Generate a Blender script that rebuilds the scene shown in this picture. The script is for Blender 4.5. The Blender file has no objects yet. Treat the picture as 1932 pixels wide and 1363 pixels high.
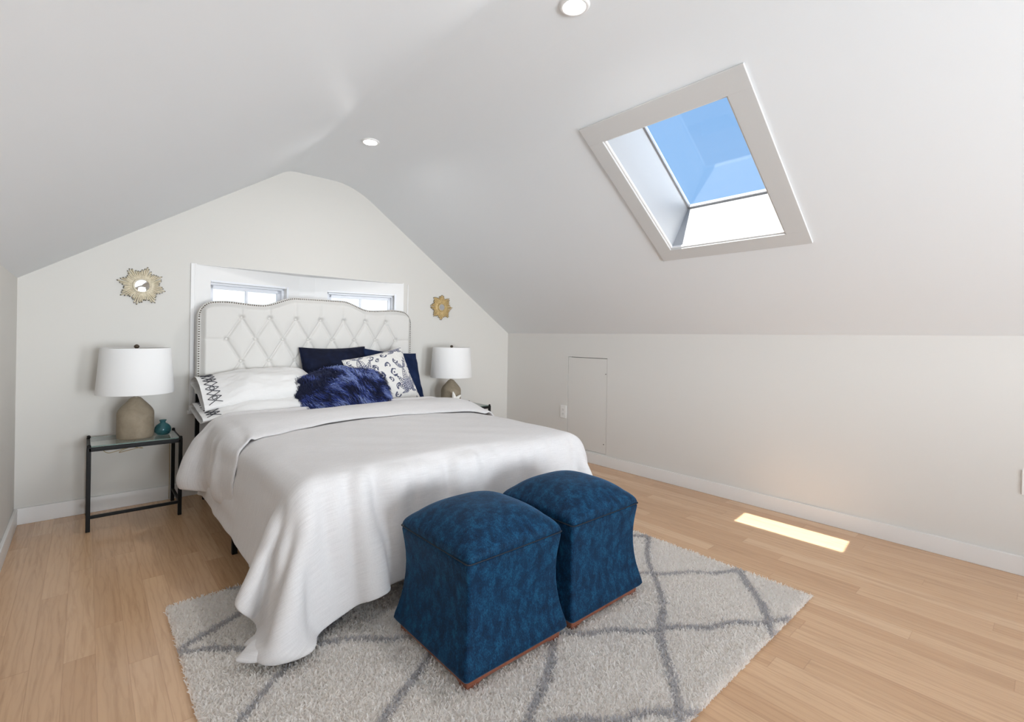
import bpy, bmesh, math, random, zlib, base64
import numpy as np
from mathutils import Vector, Matrix, noise as mnoise

sc = bpy.context.scene
COL = sc.collection
PI = math.pi
random.seed(7)

# ------------------------------------------------------------------ helpers
class MB:
    """collects polygons, then links them as one mesh object"""
    def __init__(self):
        self.v = []; self.f = []; self.m = []; self.s = []
    def add(self, verts, faces, mi=0, smooth=False):
        b = len(self.v)
        self.v += [tuple(p) for p in verts]
        for f in faces:
            self.f.append([b + i for i in f]); self.m.append(mi); self.s.append(smooth)
        return self
    def box(self, x0, x1, y0, y1, z0, z1, mi=0, M=None):
        vs = [Vector((x, y, z)) for z in (z0, z1) for y in (y0, y1) for x in (x0, x1)]
        if M is not None: vs = [M @ p for p in vs]
        return self.add(vs, [(0,2,3,1),(4,5,7,6),(0,1,5,4),(2,6,7,3),(0,4,6,2),(1,3,7,5)], mi)
    def prism(self, poly, d, mi=0):
        """poly: list of 3D points (planar), extruded by vector d"""
        n = len(poly); P = [Vector(p) for p in poly]; D = Vector(d)
        self.add(P + [p + D for p in P],
                 [tuple(range(n))[::-1], tuple(range(n, 2*n))] + [(i, (i+1) % n, n + (i+1) % n, n + i) for i in range(n)], mi)
        return self
    def tube(self, pts, r, n=10, mi=0, closed=False, caps=True, smooth=True):
        P = [Vector(p) for p in pts]; N = len(P); rings = []
        rr = r if hasattr(r, '__len__') else [r] * N
        up = None
        for i, p in enumerate(P):
            if closed: t = P[(i+1) % N] - P[i-1]
            else: t = P[min(i+1, N-1)] - P[max(i-1, 0)]
            t.normalize()
            if up is None:
                up = t.orthogonal().normalized()
            up = (up - t * up.dot(t)).normalized()
            w = t.cross(up)
            rings.append([p + (up * math.cos(2*PI*k/n) + w * math.sin(2*PI*k/n)) * rr[i] for k in range(n)])
        vs = [q for ring in rings for q in ring]; fs = []
        for i in range(N if closed else N - 1):
            j = (i + 1) % N
            for k in range(n):
                fs.append((i*n + k, i*n + (k+1) % n, j*n + (k+1) % n, j*n + k))
        if caps and not closed:
            fs.append(tuple(range(n))[::-1]); fs.append(tuple(range((N-1)*n, N*n)))
        return self.add(vs, fs, mi, smooth)
    def lathe(self, prof, n=32, mi=0, c=(0,0,0), smooth=True, cap0=False, cap1=False):
        vs = []; fs = []
        for (r, z) in prof:
            for k in range(n):
                a = 2*PI*k/n; vs.append((c[0] + r*math.cos(a), c[1] + r*math.sin(a), c[2] + z))
        for i in range(len(prof) - 1):
            for k in range(n):
                fs.append((i*n + k, i*n + (k+1) % n, (i+1)*n + (k+1) % n, (i+1)*n + k))
        if cap0: fs.append(tuple(range(n))[::-1])
        if cap1: fs.append(tuple(range((len(prof)-1)*n, len(prof)*n)))
        return self.add(vs, fs, mi, smooth)
    def sphere(self, c, r, nu=10, nv=6, mi=0, sz=1.0):
        prof = [(max(1e-5, r*math.sin(PI*i/nv)), -r*sz*math.cos(PI*i/nv)) for i in range(nv + 1)]
        return self.lathe(prof, nu, mi, c)
    def build(self, name, mats, parent=None, bevel=0, seg=2, smooth_angle=None, loc=None, merge=0):
        me = bpy.data.meshes.new(name)
        me.from_pydata(self.v, [], self.f)
        me.polygons.foreach_set('material_index', self.m)
        me.polygons.foreach_set('use_smooth', self.s)
        for m in (mats if isinstance(mats, (list, tuple)) else [mats]): me.materials.append(m)
        me.update()
        if merge or bevel or True:
            bm = bmesh.new(); bm.from_mesh(me)
            if merge: bmesh.ops.remove_doubles(bm, verts=bm.verts[:], dist=merge)
            bmesh.ops.recalc_face_normals(bm, faces=bm.faces[:])
            bm.to_mesh(me); bm.free()
        o = bpy.data.objects.new(name, me); COL.objects.link(o)
        if parent is not None: o.parent = parent
        if loc is not None: o.location = loc
        if bevel:
            b = o.modifiers.new('bevel', 'BEVEL'); b.width = bevel; b.segments = seg; b.limit_method = 'ANGLE'; b.angle_limit = math.radians(40)
            b.harden_normals = False
            for p in me.polygons: p.use_smooth = True
            w = o.modifiers.new('wn', 'WEIGHTED_NORMAL'); w.keep_sharp = True
        return o

def raw_mesh(name, V, faces_flat, loop_counts, mats, mat_idx=None, smooth=True, parent=None):
    """fast numpy mesh"""
    me = bpy.data.meshes.new(name)
    nv = len(V); nl = len(faces_flat); nf = len(loop_counts)
    me.vertices.add(nv); me.vertices.foreach_set('co', np.asarray(V, np.float32).ravel())
    me.loops.add(nl); me.loops.foreach_set('vertex_index', np.asarray(faces_flat, np.int32))
    me.polygons.add(nf)
    st = np.concatenate([[0], np.cumsum(loop_counts)[:-1]]).astype(np.int32)
    me.polygons.foreach_set('loop_start', st)
    me.polygons.foreach_set('loop_total', np.asarray(loop_counts, np.int32))
    for m in (mats if isinstance(mats, (list, tuple)) else [mats]): me.materials.append(m)
    if mat_idx is not None: me.polygons.foreach_set('material_index', np.asarray(mat_idx, np.int32))
    me.polygons.foreach_set('use_smooth', np.full(nf, smooth, bool))
    me.update(calc_edges=True); me.validate()
    o = bpy.data.objects.new(name, me); COL.objects.link(o)
    if parent is not None: o.parent = parent
    return o

def tag(o, label, cat, group=None):
    o['label'] = label; o['category'] = cat
    if group: o['group'] = group
    return o
def thing(name, label, cat, loc=(0,0,0), group=None, rotz=0):
    o = bpy.data.objects.new(name, None); COL.objects.link(o); o.location = loc; o.rotation_euler = (0, 0, rotz)
    o.empty_display_size = .1
    return tag(o, label, cat, group)
def struct(o):
    o['kind'] = 'structure'; return o
def copy_tree(o, parent=None):
    c = o.copy(); COL.objects.link(c)
    if parent is not None: c.parent = parent
    for ch in list(o.children): copy_tree(ch, c)
    return c

# ------------------------------------------------------------------ materials
def mat(name, col=(.8,.8,.8), rough=.5, metal=0., spec=.5, sheen=0., sheen_tint=(1,1,1), coat=0., trans=0., ior=1.45):
    m = bpy.data.materials.new(name); m.use_nodes = True
    b = m.node_tree.nodes['Principled BSDF']
    b.inputs['Base Color'].default_value = (*col, 1); b.inputs['Roughness'].default_value = rough
    b.inputs['Metallic'].default_value = metal; b.inputs['Specular IOR Level'].default_value = spec
    b.inputs['Sheen Weight'].default_value = sheen; b.inputs['Sheen Tint'].default_value = (*sheen_tint, 1)
    b.inputs['Coat Weight'].default_value = coat; b.inputs['Transmission Weight'].default_value = trans; b.inputs['IOR'].default_value = ior
    return m
def nd(m, typ, **kw):
    n = m.node_tree.nodes.new(typ)
    for k, v in kw.items(): setattr(n, k, v)
    return n
def lk(m, a, b): m.node_tree.links.new(a, b)
def bsdf(m): return m.node_tree.nodes['Principled BSDF']
def coords(m, kind='Object', scale=(1,1,1), rot=(0,0,0)):
    tc = nd(m, 'ShaderNodeTexCoord'); mp = nd(m, 'ShaderNodeMapping')
    mp.inputs['Scale'].default_value = scale; mp.inputs['Rotation'].default_value = rot
    lk(m, tc.outputs[kind], mp.inputs['Vector']); return mp.outputs['Vector']
def noise_tex(m, vec, scale, detail=3, rough=.55, dist=0.):
    n = nd(m, 'ShaderNodeTexNoise'); n.inputs['Scale'].default_value = scale; n.inputs['Detail'].default_value = detail
    n.inputs['Roughness'].default_value = rough; n.inputs['Distortion'].default_value = dist
    lk(m, vec, n.inputs['Vector']); return n.outputs['Fac']
def ramp(m, fac, stops):
    r = nd(m, 'ShaderNodeValToRGB'); e = r.color_ramp.elements
    while len(e) < len(stops): e.new(.5)
    for k, (p, c) in enumerate(stops): e[k].position = p; e[k].color = (*c, 1)
    lk(m, fac, r.inputs['Fac']); return r.outputs['Color']
def bump(m, h, strength=.2, dist=.002):
    b = nd(m, 'ShaderNodeBump'); b.inputs['Strength'].default_value = strength; b.inputs['Distance'].default_value = dist
    lk(m, h, b.inputs['Height']); lk(m, b.outputs['Normal'], bsdf(m).inputs['Normal'])
def math_n(m, op, a, b=None):
    n = nd(m, 'ShaderNodeMath', operation=op)
    for i, x in enumerate((a, b)):
        if x is None: continue
        if isinstance(x, (int, float)): n.inputs[i].default_value = x
        else: lk(m, x, n.inputs[i])
    return n.outputs[0]

def paint(name, col, rough=.55, b=.06):
    m = mat(name, col, rough, spec=.3)
    bump(m, noise_tex(m, coords(m), 160, 2), b, .001)
    return m
M_WALL = paint('wall_paint_warm_white', (.645, .625, .585))
M_CEIL = paint('ceiling_paint_white', (.775, .795, .81))
M_KNEE = paint('knee_wall_paint', (.70, .685, .655), .42)
M_TRIM = paint('trim_paint_white', (.79, .78, .765), .35, .02)
M_SKYTRIM = paint('skylight_trim_paint', (.60, .595, .585), .4, .02)
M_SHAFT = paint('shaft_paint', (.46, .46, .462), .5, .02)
M_VINYL = mat('white_vinyl', (.80, .81, .84), .3)
M_DARK = mat('dark_gap', (.03, .03, .03), .9)

def floor_mat():
    m = mat('oak_floor', rough=.21, spec=.8)
    tc = nd(m, 'ShaderNodeTexCoord'); sp = nd(m, 'ShaderNodeSeparateXYZ'); lk(m, tc.outputs['Object'], sp.inputs[0])
    W, L = .0795, .95
    xs = math_n(m, 'DIVIDE', math_n(m, 'ADD', sp.outputs['X'], 50.0 * W + .018), W)
    row = math_n(m, 'FLOOR', xs); fx = math_n(m, 'FRACT', xs)
    wn = nd(m, 'ShaderNodeTexWhiteNoise', noise_dimensions='1D'); lk(m, row, wn.inputs['W'])
    wn2 = nd(m, 'ShaderNodeTexWhiteNoise', noise_dimensions='1D'); lk(m, math_n(m, 'ADD', row, 91.7), wn2.inputs['W'])
    Lr = math_n(m, 'ADD', math_n(m, 'MULTIPLY', wn2.outputs['Value'], .8), .65)
    ys = math_n(m, 'ADD', math_n(m, 'DIVIDE', math_n(m, 'ADD', sp.outputs['Y'], 20.), Lr), math_n(m, 'MULTIPLY', wn.outputs['Value'], 7.3))
    seg = math_n(m, 'FLOOR', ys); fy = math_n(m, 'FRACT', ys)
    cv = nd(m, 'ShaderNodeCombineXYZ'); lk(m, row, cv.inputs[0]); lk(m, seg, cv.inputs[1])
    pid = nd(m, 'ShaderNodeTexWhiteNoise', noise_dimensions='3D'); lk(m, cv.outputs[0], pid.inputs['Vector'])
    # grain: offset per plank
    off = nd(m, 'ShaderNodeVectorMath', operation='SCALE'); lk(m, pid.outputs['Color'], off.inputs[0]); off.inputs['Scale'].default_value = 30.
    add = nd(m, 'ShaderNodeVectorMath', operation='ADD'); lk(m, tc.outputs['Object'], add.inputs[0]); lk(m, off.outputs[0], add.inputs[1])
    mp = nd(m, 'ShaderNodeMapping'); mp.inputs['Scale'].default_value = (1, .055, 1); lk(m, add.outputs[0], mp.inputs['Vector'])
    g1 = noise_tex(m, mp.outputs[0], 42, 5, .62, 1.2)
    mp2 = nd(m, 'ShaderNodeMapping'); mp2.inputs['Scale'].default_value = (1, .16, 1); lk(m, add.outputs[0], mp2.inputs['Vector'])
    wv = nd(m, 'ShaderNodeTexWave', wave_type='BANDS', bands_direction='X'); wv.inputs['Scale'].default_value = 14; wv.inputs['Distortion'].default_value = 9
    wv.inputs['Detail'].default_value = 3; wv.inputs['Detail Scale'].default_value = 1.6; lk(m, mp2.outputs[0], wv.inputs['Vector'])
    base = ramp(m, pid.outputs['Value'], [(0, (.57, .35, .198)), (.5, (.615, .39, .227)), (.85, (.66, .428, .256)), (1, (.69, .46, .285))])
    mx = nd(m, 'ShaderNodeMix', data_type='RGBA', blend_type='MULTIPLY'); mx.inputs['Factor'].default_value = 1.
    lk(m, base, mx.inputs['A'])
    lk(m, ramp(m, g1, [(.25, (.80, .76, .72)), (.5, (1, 1, 1)), (.8, (1.05, 1.05, 1.05))]), mx.inputs['B'])
    mx2 = nd(m, 'ShaderNodeMix', data_type='RGBA', blend_type='MULTIPLY'); mx2.inputs['Factor'].default_value = .38
    lk(m, mx.outputs['Result'], mx2.inputs['A'])
    lk(m, ramp(m, wv.outputs['Fac'], [(0, (.84, .81, .78)), (.25, (1, 1, 1)), (1, (1.03, 1.03, 1.03))]), mx2.inputs['B'])
    # seams
    ex = math_n(m, 'MINIMUM', fx, math_n(m, 'SUBTRACT', 1., fx))
    ey = math_n(m, 'MULTIPLY', math_n(m, 'MINIMUM', fy, math_n(m, 'SUBTRACT', 1., fy)), 10.)
    e = math_n(m, 'MINIMUM', ex, ey)
    line = nd(m, 'ShaderNodeMapRange'); line.inputs['From Min'].default_value = .004; line.inputs['From Max'].default_value = .02; lk(m, e, line.inputs['Value'])
    mx3 = nd(m, 'ShaderNodeMix', data_type='RGBA', blend_type='MULTIPLY'); mx3.inputs['Factor'].default_value = .4
    lk(m, mx2.outputs['Result'], mx3.inputs['A']); lk(m, ramp(m, line.outputs[0], [(0, (.62, .55, .5)), (1, (1, 1, 1))]), mx3.inputs['B'])
    lk(m, mx3.outputs['Result'], bsdf(m).inputs['Base Color'])
    bump(m, math_n(m, 'ADD', math_n(m, 'MULTIPLY', g1, .25), line.outputs[0]), .12, .0012)
    return m
M_FLOOR = floor_mat()

def linen(name, c0, c1, uv=True, sx=13, sy=560, rough=.9, bs=.18):
    m = mat(name, c1, rough, spec=.15, sheen=.12)
    v = coords(m, 'UV' if uv else 'Object', (sx, sy, sx))
    n1 = noise_tex(m, v, 1., 4, .65)
    v2 = coords(m, 'UV' if uv else 'Object', (330, 60, 330))
    n2 = noise_tex(m, v2, 1., 2, .5)
    n = math_n(m, 'ADD', math_n(m, 'MULTIPLY', n1, .8), math_n(m, 'MULTIPLY', n2, .2))
    lk(m, ramp(m, n, [(.3, c0), (.62, c1)]), bsdf(m).inputs['Base Color'])
    bump(m, n, bs, .0015)
    return m
M_DUVET = linen('heathered_grey_linen', (.575, .558, .555), (.70, .686, .682))
M_SHEET = mat('grey_sheet', (.46, .46, .475), .9, spec=.15, sheen=.1)
M_MATT = mat('mattress_ticking', (.74, .73, .71), .9, spec=.15)
def cotton(name, col, scale=14, st=.35):
    m = mat(name, col, .85, spec=.2, sheen=.08)
    bump(m, noise_tex(m, coords(m, 'Object', (1, 1.4, 1)), scale, 4, .55, .6), st, .012)
    return m
M_PILLOW = cotton('white_cotton', (.72, .71, .695))
M_EMB = mat('grey_embroidery_thread', (.055, .055, .065), .8)
def upholstery():
    m = mat('cream_upholstery', (.64, .625, .595), .8, spec=.25, sheen=.15)
    bump(m, noise_tex(m, coords(m), 900, 2), .15, .0006)
    return m
M_UPH = upholstery()
M_NAIL = mat('pewter_nailhead', (.20, .175, .145), .38, metal=.9)
M_BLACK = mat('black_iron', (.005, .005, .005), .5, spec=.3)
def velvet(name, c0, c1, c2, sc1=26, sheen=.5, tint=(.25, .5, .85), aniso=(1,1,.6)):
    m = mat(name, c1, .72, spec=.2, sheen=sheen, sheen_tint=tint)
    bsdf(m).inputs['Sheen Roughness'].default_value = .35
    n1 = noise_tex(m, coords(m, 'Object', aniso), sc1, 5, .70, .25)
    n2 = noise_tex(m, coords(m, 'Object', (1.2, 1.2, .6)), 310, 3, .65, .3)
    n = math_n(m, 'ADD', math_n(m, 'MULTIPLY', n1, .55), math_n(m, 'MULTIPLY', n2, .45))
    lk(m, ramp(m, n, [(.36, c0), (.50, c1), (.66, c2)]), bsdf(m).inputs['Base Color'])
    bump(m, n2, .35, .0015)
    return m
M_VELVET = velvet('blue_velvet', (.0008, .007, .022), (.0017, .025, .066), (.008, .085, .175), 34, .22)
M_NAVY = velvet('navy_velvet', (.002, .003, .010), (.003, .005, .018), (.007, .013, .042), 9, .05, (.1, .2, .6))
M_INKBLUE = velvet('ink_blue_velvet', (.002, .007, .026), (.004, .012, .045), (.009, .024, .075), 9, .1, (.1, .25, .7))  # bluer velvet of the right-hand navy pillow
M_WELT = mat('welt_cord', (.006, .012, .024), .7)
def cherry():
    m = mat('cherry_wood', (.23, .07, .035), .35, spec=.5, coat=.3)
    n = noise_tex(m, coords(m, 'Object', (3, 3, 14)), 14, 4, .6, .8)
    lk(m, ramp(m, n, [(.3, (.15, .042, .022)), (.7, (.30, .10, .052))]), bsdf(m).inputs['Base Color'])
    return m
M_CHERRY = cherry()
def stone(name, c0, c1):
    m = mat(name, c1, .7, spec=.3)
    n = noise_tex(m, coords(m), 16, 5, .65, .3)
    lk(m, ramp(m, n, [(.3, c0), (.7, c1)]), bsdf(m).inputs['Base Color'])
    bump(m, noise_tex(m, coords(m), 120, 3), .12, .001)
    return m
M_CERAMIC = stone('taupe_ceramic', (.235, .19, .135), (.335, .28, .205))
M_SHADE = mat('white_linen_shade', (.81, .805, .795), .85, spec=.15)
bump(M_SHADE, noise_tex(M_SHADE, coords(M_SHADE, 'Object', (1, 1, .25)), 420, 2), .1, .0006)
M_STEEL = mat('brushed_nickel', (.55, .50, .43), .3, metal=1.)
M_BRONZE = mat('dark_bronze', (.10, .08, .06), .35, metal=.9)
M_CORD = mat('amber_cord', (.36, .27, .13), .4)
def glassy(name, col, alpha_col, rough=.02):
    """thin clear sheet: mirror reflection by angle over a see-through body"""
    m = bpy.data.materials.new(name); m.use_nodes = True; nt = m.node_tree
    nt.nodes.remove(nt.nodes['Principled BSDF']); out = nt.nodes['Material Output']
    t = nt.nodes.new('ShaderNodeBsdfTransparent'); t.inputs['Color'].default_value = (*alpha_col, 1)
    g = nt.nodes.new('ShaderNodeBsdfGlossy'); g.inputs['Roughness'].default_value = rough; g.inputs['Color'].default_value = (*col, 1)
    lw = nt.nodes.new('ShaderNodeLayerWeight'); pw = nt.nodes.new('ShaderNodeMath'); pw.operation = 'POWER'; pw.inputs[1].default_value = 5.
    nt.links.new(lw.outputs['Facing'], pw.inputs[0]); f = nt.nodes.new('ShaderNodeMath'); f.operation = 'MULTIPLY_ADD'; f.inputs[1].default_value = .96; f.inputs[2].default_value = .04
    nt.links.new(pw.outputs[0], f.inputs[0])
    x = nt.nodes.new('ShaderNodeMixShader')
    nt.links.new(f.outputs[0], x.inputs[0]); nt.links.new(t.outputs[0], x.inputs[1]); nt.links.new(g.outputs[0], x.inputs[2]); nt.links.new(x.outputs[0], out.inputs[0])
    return m
M_PANE = glassy('window_glass', (1, 1, 1), (.99, .995, .995))
M_TABLEGLASS = glassy('table_glass', (1, 1, 1), (.90, .95, .93))
M_GLASSEDGE = mat('green_glass_edge', (.16, .24, .21), .1, spec=.8)
M_TEAL = mat('teal_glass', (.10, .34, .38), .06, spec=.7, trans=.78, ior=1.45)
M_MIRROR = mat('mirror_glass', (.86, .87, .88), .02, metal=1.)
def gilt(name, c0, c1, metal=.35):
    m = mat(name, c1, .48, metal=metal)
    n = noise_tex(m, coords(m), 60, 4, .6)
    lk(m, ramp(m, n, [(.3, c0), (.65, c1)]), bsdf(m).inputs['Base Color'])
    return m
M_CHAMP = gilt('champagne_leaf', (.50, .43, .31), (.72, .65, .50), .12)
M_GOLD = gilt('gold_leaf', (.42, .29, .12), (.60, .45, .22), .2)
M_TIP = mat('antique_tip', (.10, .085, .055), .5, metal=.5)
M_PLATE = mat('outlet_plastic', (.84, .83, .81), .35)
M_SLOT = mat('outlet_slot', (.10, .10, .10), .6)
M_CREAMPILE = mat('cream_wool', (.95, .93, .905), .95, spec=.1, sheen=.6)
M_CREAMPILE2 = mat('ivory_wool', (.91, .88, .845), .95, spec=.1, sheen=.6)
M_GREYPILE = mat('grey_wool', (.60, .59, .605), .95, spec=.1, sheen=.6)
M_SHELL = mat('white_shell', (.83, .81, .77), .6)
for m_ in (M_CREAMPILE, M_CREAMPILE2, M_GREYPILE):      # wool fibres let some light through
    nt_ = m_.node_tree; o_ = nt_.nodes['Material Output']; tr_ = nt_.nodes.new('ShaderNodeBsdfTranslucent'); mx_ = nt_.nodes.new('ShaderNodeMixShader')
    tr_.inputs['Color'].default_value = bsdf(m_).inputs['Base Color'].default_value[:]; mx_.inputs[0].default_value = .50
    nt_.links.new(bsdf(m_).outputs[0], mx_.inputs[1]); nt_.links.new(tr_.outputs[0], mx_.inputs[2]); nt_.links.new(mx_.outputs[0], o_.inputs['Surface'])
def emit(name, col, s):
    m = bpy.data.materials.new(name); m.use_nodes = True; nt = m.node_tree
    b = nt.nodes['Principled BSDF']; b.inputs['Base Color'].default_value = (.9, .9, .88, 1)
    b.inputs['Emission Color'].default_value = (*col, 1); b.inputs['Emission Strength'].default_value = s
    return m
LAMP_STRENGTH = 275.
M_LENS = emit('lit_lens', (1.0, .99, .985), LAMP_STRENGTH)

# ------------------------------------------------------------------ room shell
XL, YF, YB = -3.602, -6.60, 0.0
HL, HR, ZC = 1.369, 1.127, 2.306
XA, XB = -2.195, -1.695            # flat ceiling strip
ANG = .60776
CA, SA = math.cos(ANG), math.sin(ANG)
def slope(s, y, d=0.): return Vector((-s*CA + d*SA, y, HR + s*SA + d*CA))
S0, S1, SY0, SY1 = .868, 1.674, -2.2853, -2.9177   # skylight opening
SHAFT = .35

b = MB(); b.box(XL - .2, .2, YF - .2, .2, -.12, 0); struct(b.build('floor', M_FLOOR))

# ceiling: left slope, soft ridge, flat strip, soft break, right slope with the skylight hole
prof = [Vector((XL, 0, HL))]
k = (ZC - HL)/(XA - XL)
def soft(p0, pc, p1, n):                      # quadratic curve for a plastered bend
    return [p0*(1-t)**2 + pc*2*t*(1-t) + p1*t*t for t in [i/n for i in range(n+1)]]
pa = Vector((XA, 0, ZC)); pb = Vector((XB, 0, ZC))
prof += soft(pa - Vector((.05, 0, .05*k)), pa, pa + Vector((.05, 0, 0)), 6)
SB = 1.86
pe = slope(SB, 0)
prof += soft(pb - Vector((.17, 0, 0)), pb, pe, 10)
def extr(bm, P, y0, y1, smooth=True):
    n = len(P)
    vs = [(p.x, y0, p.z) for p in P] + [(p.x, y1, p.z) for p in P]
    bm.add(vs, [(i, i+1, n+i+1, n+i) for i in range(n-1)], 0, smooth)
b = MB()
extr(b, prof[:2], YF, YB, False); extr(b, prof[1:8], YF, YB); extr(b, prof[7:9], YF, YB, False); extr(b, prof[8:], YF, YB)
def quad_s(s0, s1, y0, y1): b.add([slope(s0, y0), slope(s1, y0), slope(s1, y1), slope(s0, y1)], [(3,2,1,0)], 0, False)
quad_s(0, SB, SY0, YB); quad_s(0, SB, YF, SY1); quad_s(0, S0, SY1, SY0); quad_s(S1, SB, SY1, SY0)
ceil = b.build('ceiling', M_CEIL); struct(ceil)
# unseen roof deck above the ceiling (keeps the sun out everywhere but through the skylight)
b = MB()
top = [Vector((XL - .2, 0, HL + .1)), Vector((XA, 0, ZC + .22)), Vector((XB, 0, ZC + .22))]
b.prism([(p.x, YF - .2, p.z) for p in top] + [(XB, YF - .2, ZC + .27), (XA, YF - .2, ZC + .27), (XL - .2, YF - .2, HL + .2)], (0, .4 - YF, 0))
def slab(s0, s1, y0, y1): b.prism([slope(s0, y0, .30), slope(s1, y0, .30), slope(s1, y1, .30), slope(s0, y1, .30)], (SA*.04, 0, CA*.04))
w_ = .03
slab(-.3, 2.05, SY0 + w_, .2); slab(-.3, 2.05, YF - .2, SY1 - w_); slab(-.3, S0 - w_, SY1 - w_, SY0 + w_); slab(S1 + w_, 2.05, SY1 - w_, SY0 + w_)
struct(b.build('roof_deck', M_DARK))

# knee wall on the right with the access hatch opening
AY0, AY1, AZ0, AZ1 = -.846, -1.290, .10, .917
b = MB()
b.box(0, .1, AY0, .1, 0, HR); b.box(0, .1, YF, AY1, 0, HR); b.box(0, .1, AY1, AY0, AZ1, HR); b.box(0, .1, AY1, AY0, 0, AZ0)
struct(b.build('wall_right', M_KNEE))
b = MB(); b.box(XL - .1, XL, YF, .1, 0, HL); struct(b.build('wall_left', M_WALL))
# access hatch
b = MB(); b.box(.0015, .022, AY1 + .002, AY0 - .003, AZ0 + .002, AZ1 - .0045)
door = struct(b.build('door_1', M_KNEE, bevel=.0015, seg=1))
b = MB(); b.box(.05, .06, AY1 - .02, AY0 + .02, AZ0 - .02, AZ1 + .02); b.build('backing', M_DARK, door)  # added black board, stands in for the unlit void behind the hatch gaps
for (y, z) in ((-1.275, .783), (-1.262, .182)):
    b = MB(); b.sphere((.001, y, z), .0042, 8, 6); b.build('screw', M_BRONZE, door)

# gable wall behind the bed, with the bow window recess
RX0, RX1, RZ0, RZ1 = -2.765, -1.235, .565, 1.541
def wall_piece(bm, poly, y0, y1): bm.prism([(x, y0, z) for x, z in poly], (0, y1 - y0, 0))
b = MB()
def zc(x):
    if x <= XA: return HL + k*(x - XL)
    if x >= XB: return HR - x*math.tan(ANG)
    return ZC
wall_piece(b, [(XL, 0), (RX0, 0), (RX0, zc(RX0)), (XL, HL)], 0, .12)
wall_piece(b, [(RX1, 0), (0, 0), (0, HR), (RX1, zc(RX1))], 0, .12)
wall_piece(b, [(RX0, RZ1), (RX1, RZ1), (RX1, zc(RX1)), (XB, ZC), (XA, ZC), (RX0, zc(RX0))], 0, .12)
wall_piece(b, [(RX0, 0), (RX1, 0), (RX1, RZ0), (RX0, RZ0)], 0, .12)
struct(b.build('wall_back', M_WALL))
# bow panels, each with a window opening
D_ = .15
PA, PB_, PC, PD = Vector((RX0, 0, 0)), Vector((-2.06, D_, 0)), Vector((-1.94, D_, 0)), Vector((RX1, 0, 0))
WZ0, WZ1 = .80, 1.432
def panel_frame(P, Q):
    ex = (Q - P); L = ex.length; ex.normalize(); ez = Vector((0,0,1)); ey = ez.cross(ex)   # outward (+y)
    M = Matrix((( ex.x, ey.x, 0, P.x), (ex.y, ey.y, 0, P.y), (0, 0, 1, 0), (0,0,0,1)))
    return M, L
b = MB()
wins = []
for (P, Q, t0, t1) in ((PA, PB_, .12, .865), (PC, PD, .135, .905)):
    M, L = panel_frame(P, Q); x0, x1 = t0*L, t1*L; th = .10
    b.box(-.01, x0, 0, th, RZ0, RZ1 + .005, 0, M); b.box(x1, L + .01, 0, th, RZ0, RZ1 + .005, 0, M)
    b.box(x0, x1, 0, th, WZ1, RZ1 + .005, 0, M); b.box(x0, x1, 0, th, RZ0, WZ0, 0, M)
    wins.append((M, x0, x1))
b.box(PB_.x, PC.x, D_, D_ + .1, RZ0, RZ1 + .005)
b.prism([PA + Vector((-.01, .002, RZ1 - .002)), PD + Vector((.01, .002, RZ1 - .002)), PC + Vector((0, .02, RZ1 - .002)), PB_ + Vector((0, .02, RZ1 - .002))], (0, 0, .05))   # soffit
b.prism([PA + Vector((0, 0, RZ0 - .04)), PD + Vector((0, 0, RZ0 - .04)), PC + Vector((0, .02, RZ0 - .04)), PB_ + Vector((0, .02, RZ0 - .04))], (0, 0, .04))  # seat
struct(b.build('trim_2', M_TRIM))
# thin casing strips at both ends and the little stool
b = MB()
b.box(RX0 - .034, RX0 - .010, -.010, .0, RZ0, RZ1 + .004); b.box(RX0 - .010, RX0, -.004, .0, RZ0, RZ1)
b.box(RX1 + .045, RX1 + .055, -.006, 0, RZ0, RZ1 - .006)
b.box(RX0 - .045, RX1 + .06, -.022, .0, RZ0 - .022, RZ0)
struct(b.build('trim_3', M_TRIM, bevel=.002, seg=1))
for i, (M, x0, x1) in enumerate(wins):
    b = MB(); d0, d1 = .045, .085
    # casing bead round the opening, proud of the panel
    b.box(x0, x1 - .018, -.004, .0, WZ1 - .002, WZ1 + .012, 0, M); b.box(x1 - .004, x1 + .012, -.004, 0, WZ0, WZ1 + .012, 0, M)
    # frame
    b.box(x0, x1, d0, d1 + .02, WZ1 - .016, WZ1, 0, M); b.box(x0, x0 + .018, d0, d1 + .02, WZ0, WZ1, 0, M); b.box(x1 - .018, x1, d0, d1 + .02, WZ0, WZ1, 0, M)
    b.box(x0, x1, d0, d1 + .02, WZ0, WZ0 + .02, 0, M)
    w = struct(b.build('window_%d' % (i + 1), M_VINYL, bevel=.0015, seg=1))
    b = MB()
    a0, a1, z0, z1 = x0 + .018, x1 - .018, WZ0 + .02, WZ1 - .016
    s_ = .024
    for (zz0, zz1, dd) in ((z0, (z0+z1)/2 + .01, d0 + .005), ((z0+z1)/2 - .01, z1, d0 + .022)):
        b.box(a0, a1, dd, dd + .02, zz1 - s_, zz1, 0, M); b.box(a0, a1, dd, dd + .02, zz0, zz0 + s_, 0, M)
        b.box(a0, a0 + s_, dd, dd + .02, zz0, zz1, 0, M); b.box(a1 - s_, a1, dd, dd + .02, zz0, zz1, 0, M)
        b.box((a0+a1)/2 - .008, (a0+a1)/2 + .008, dd + .003, dd + .017, zz0, zz1, 0, M)
    sash = b.build('sash', M_VINYL, w, bevel=.0015, seg=1)
    b = MB(); b.box(a0 + .01, a1 - .01, d0 + .031, d0 + .034, z0 + .01, z1 - .01, 0, M); b.build('pane', M_PANE, w)

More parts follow.
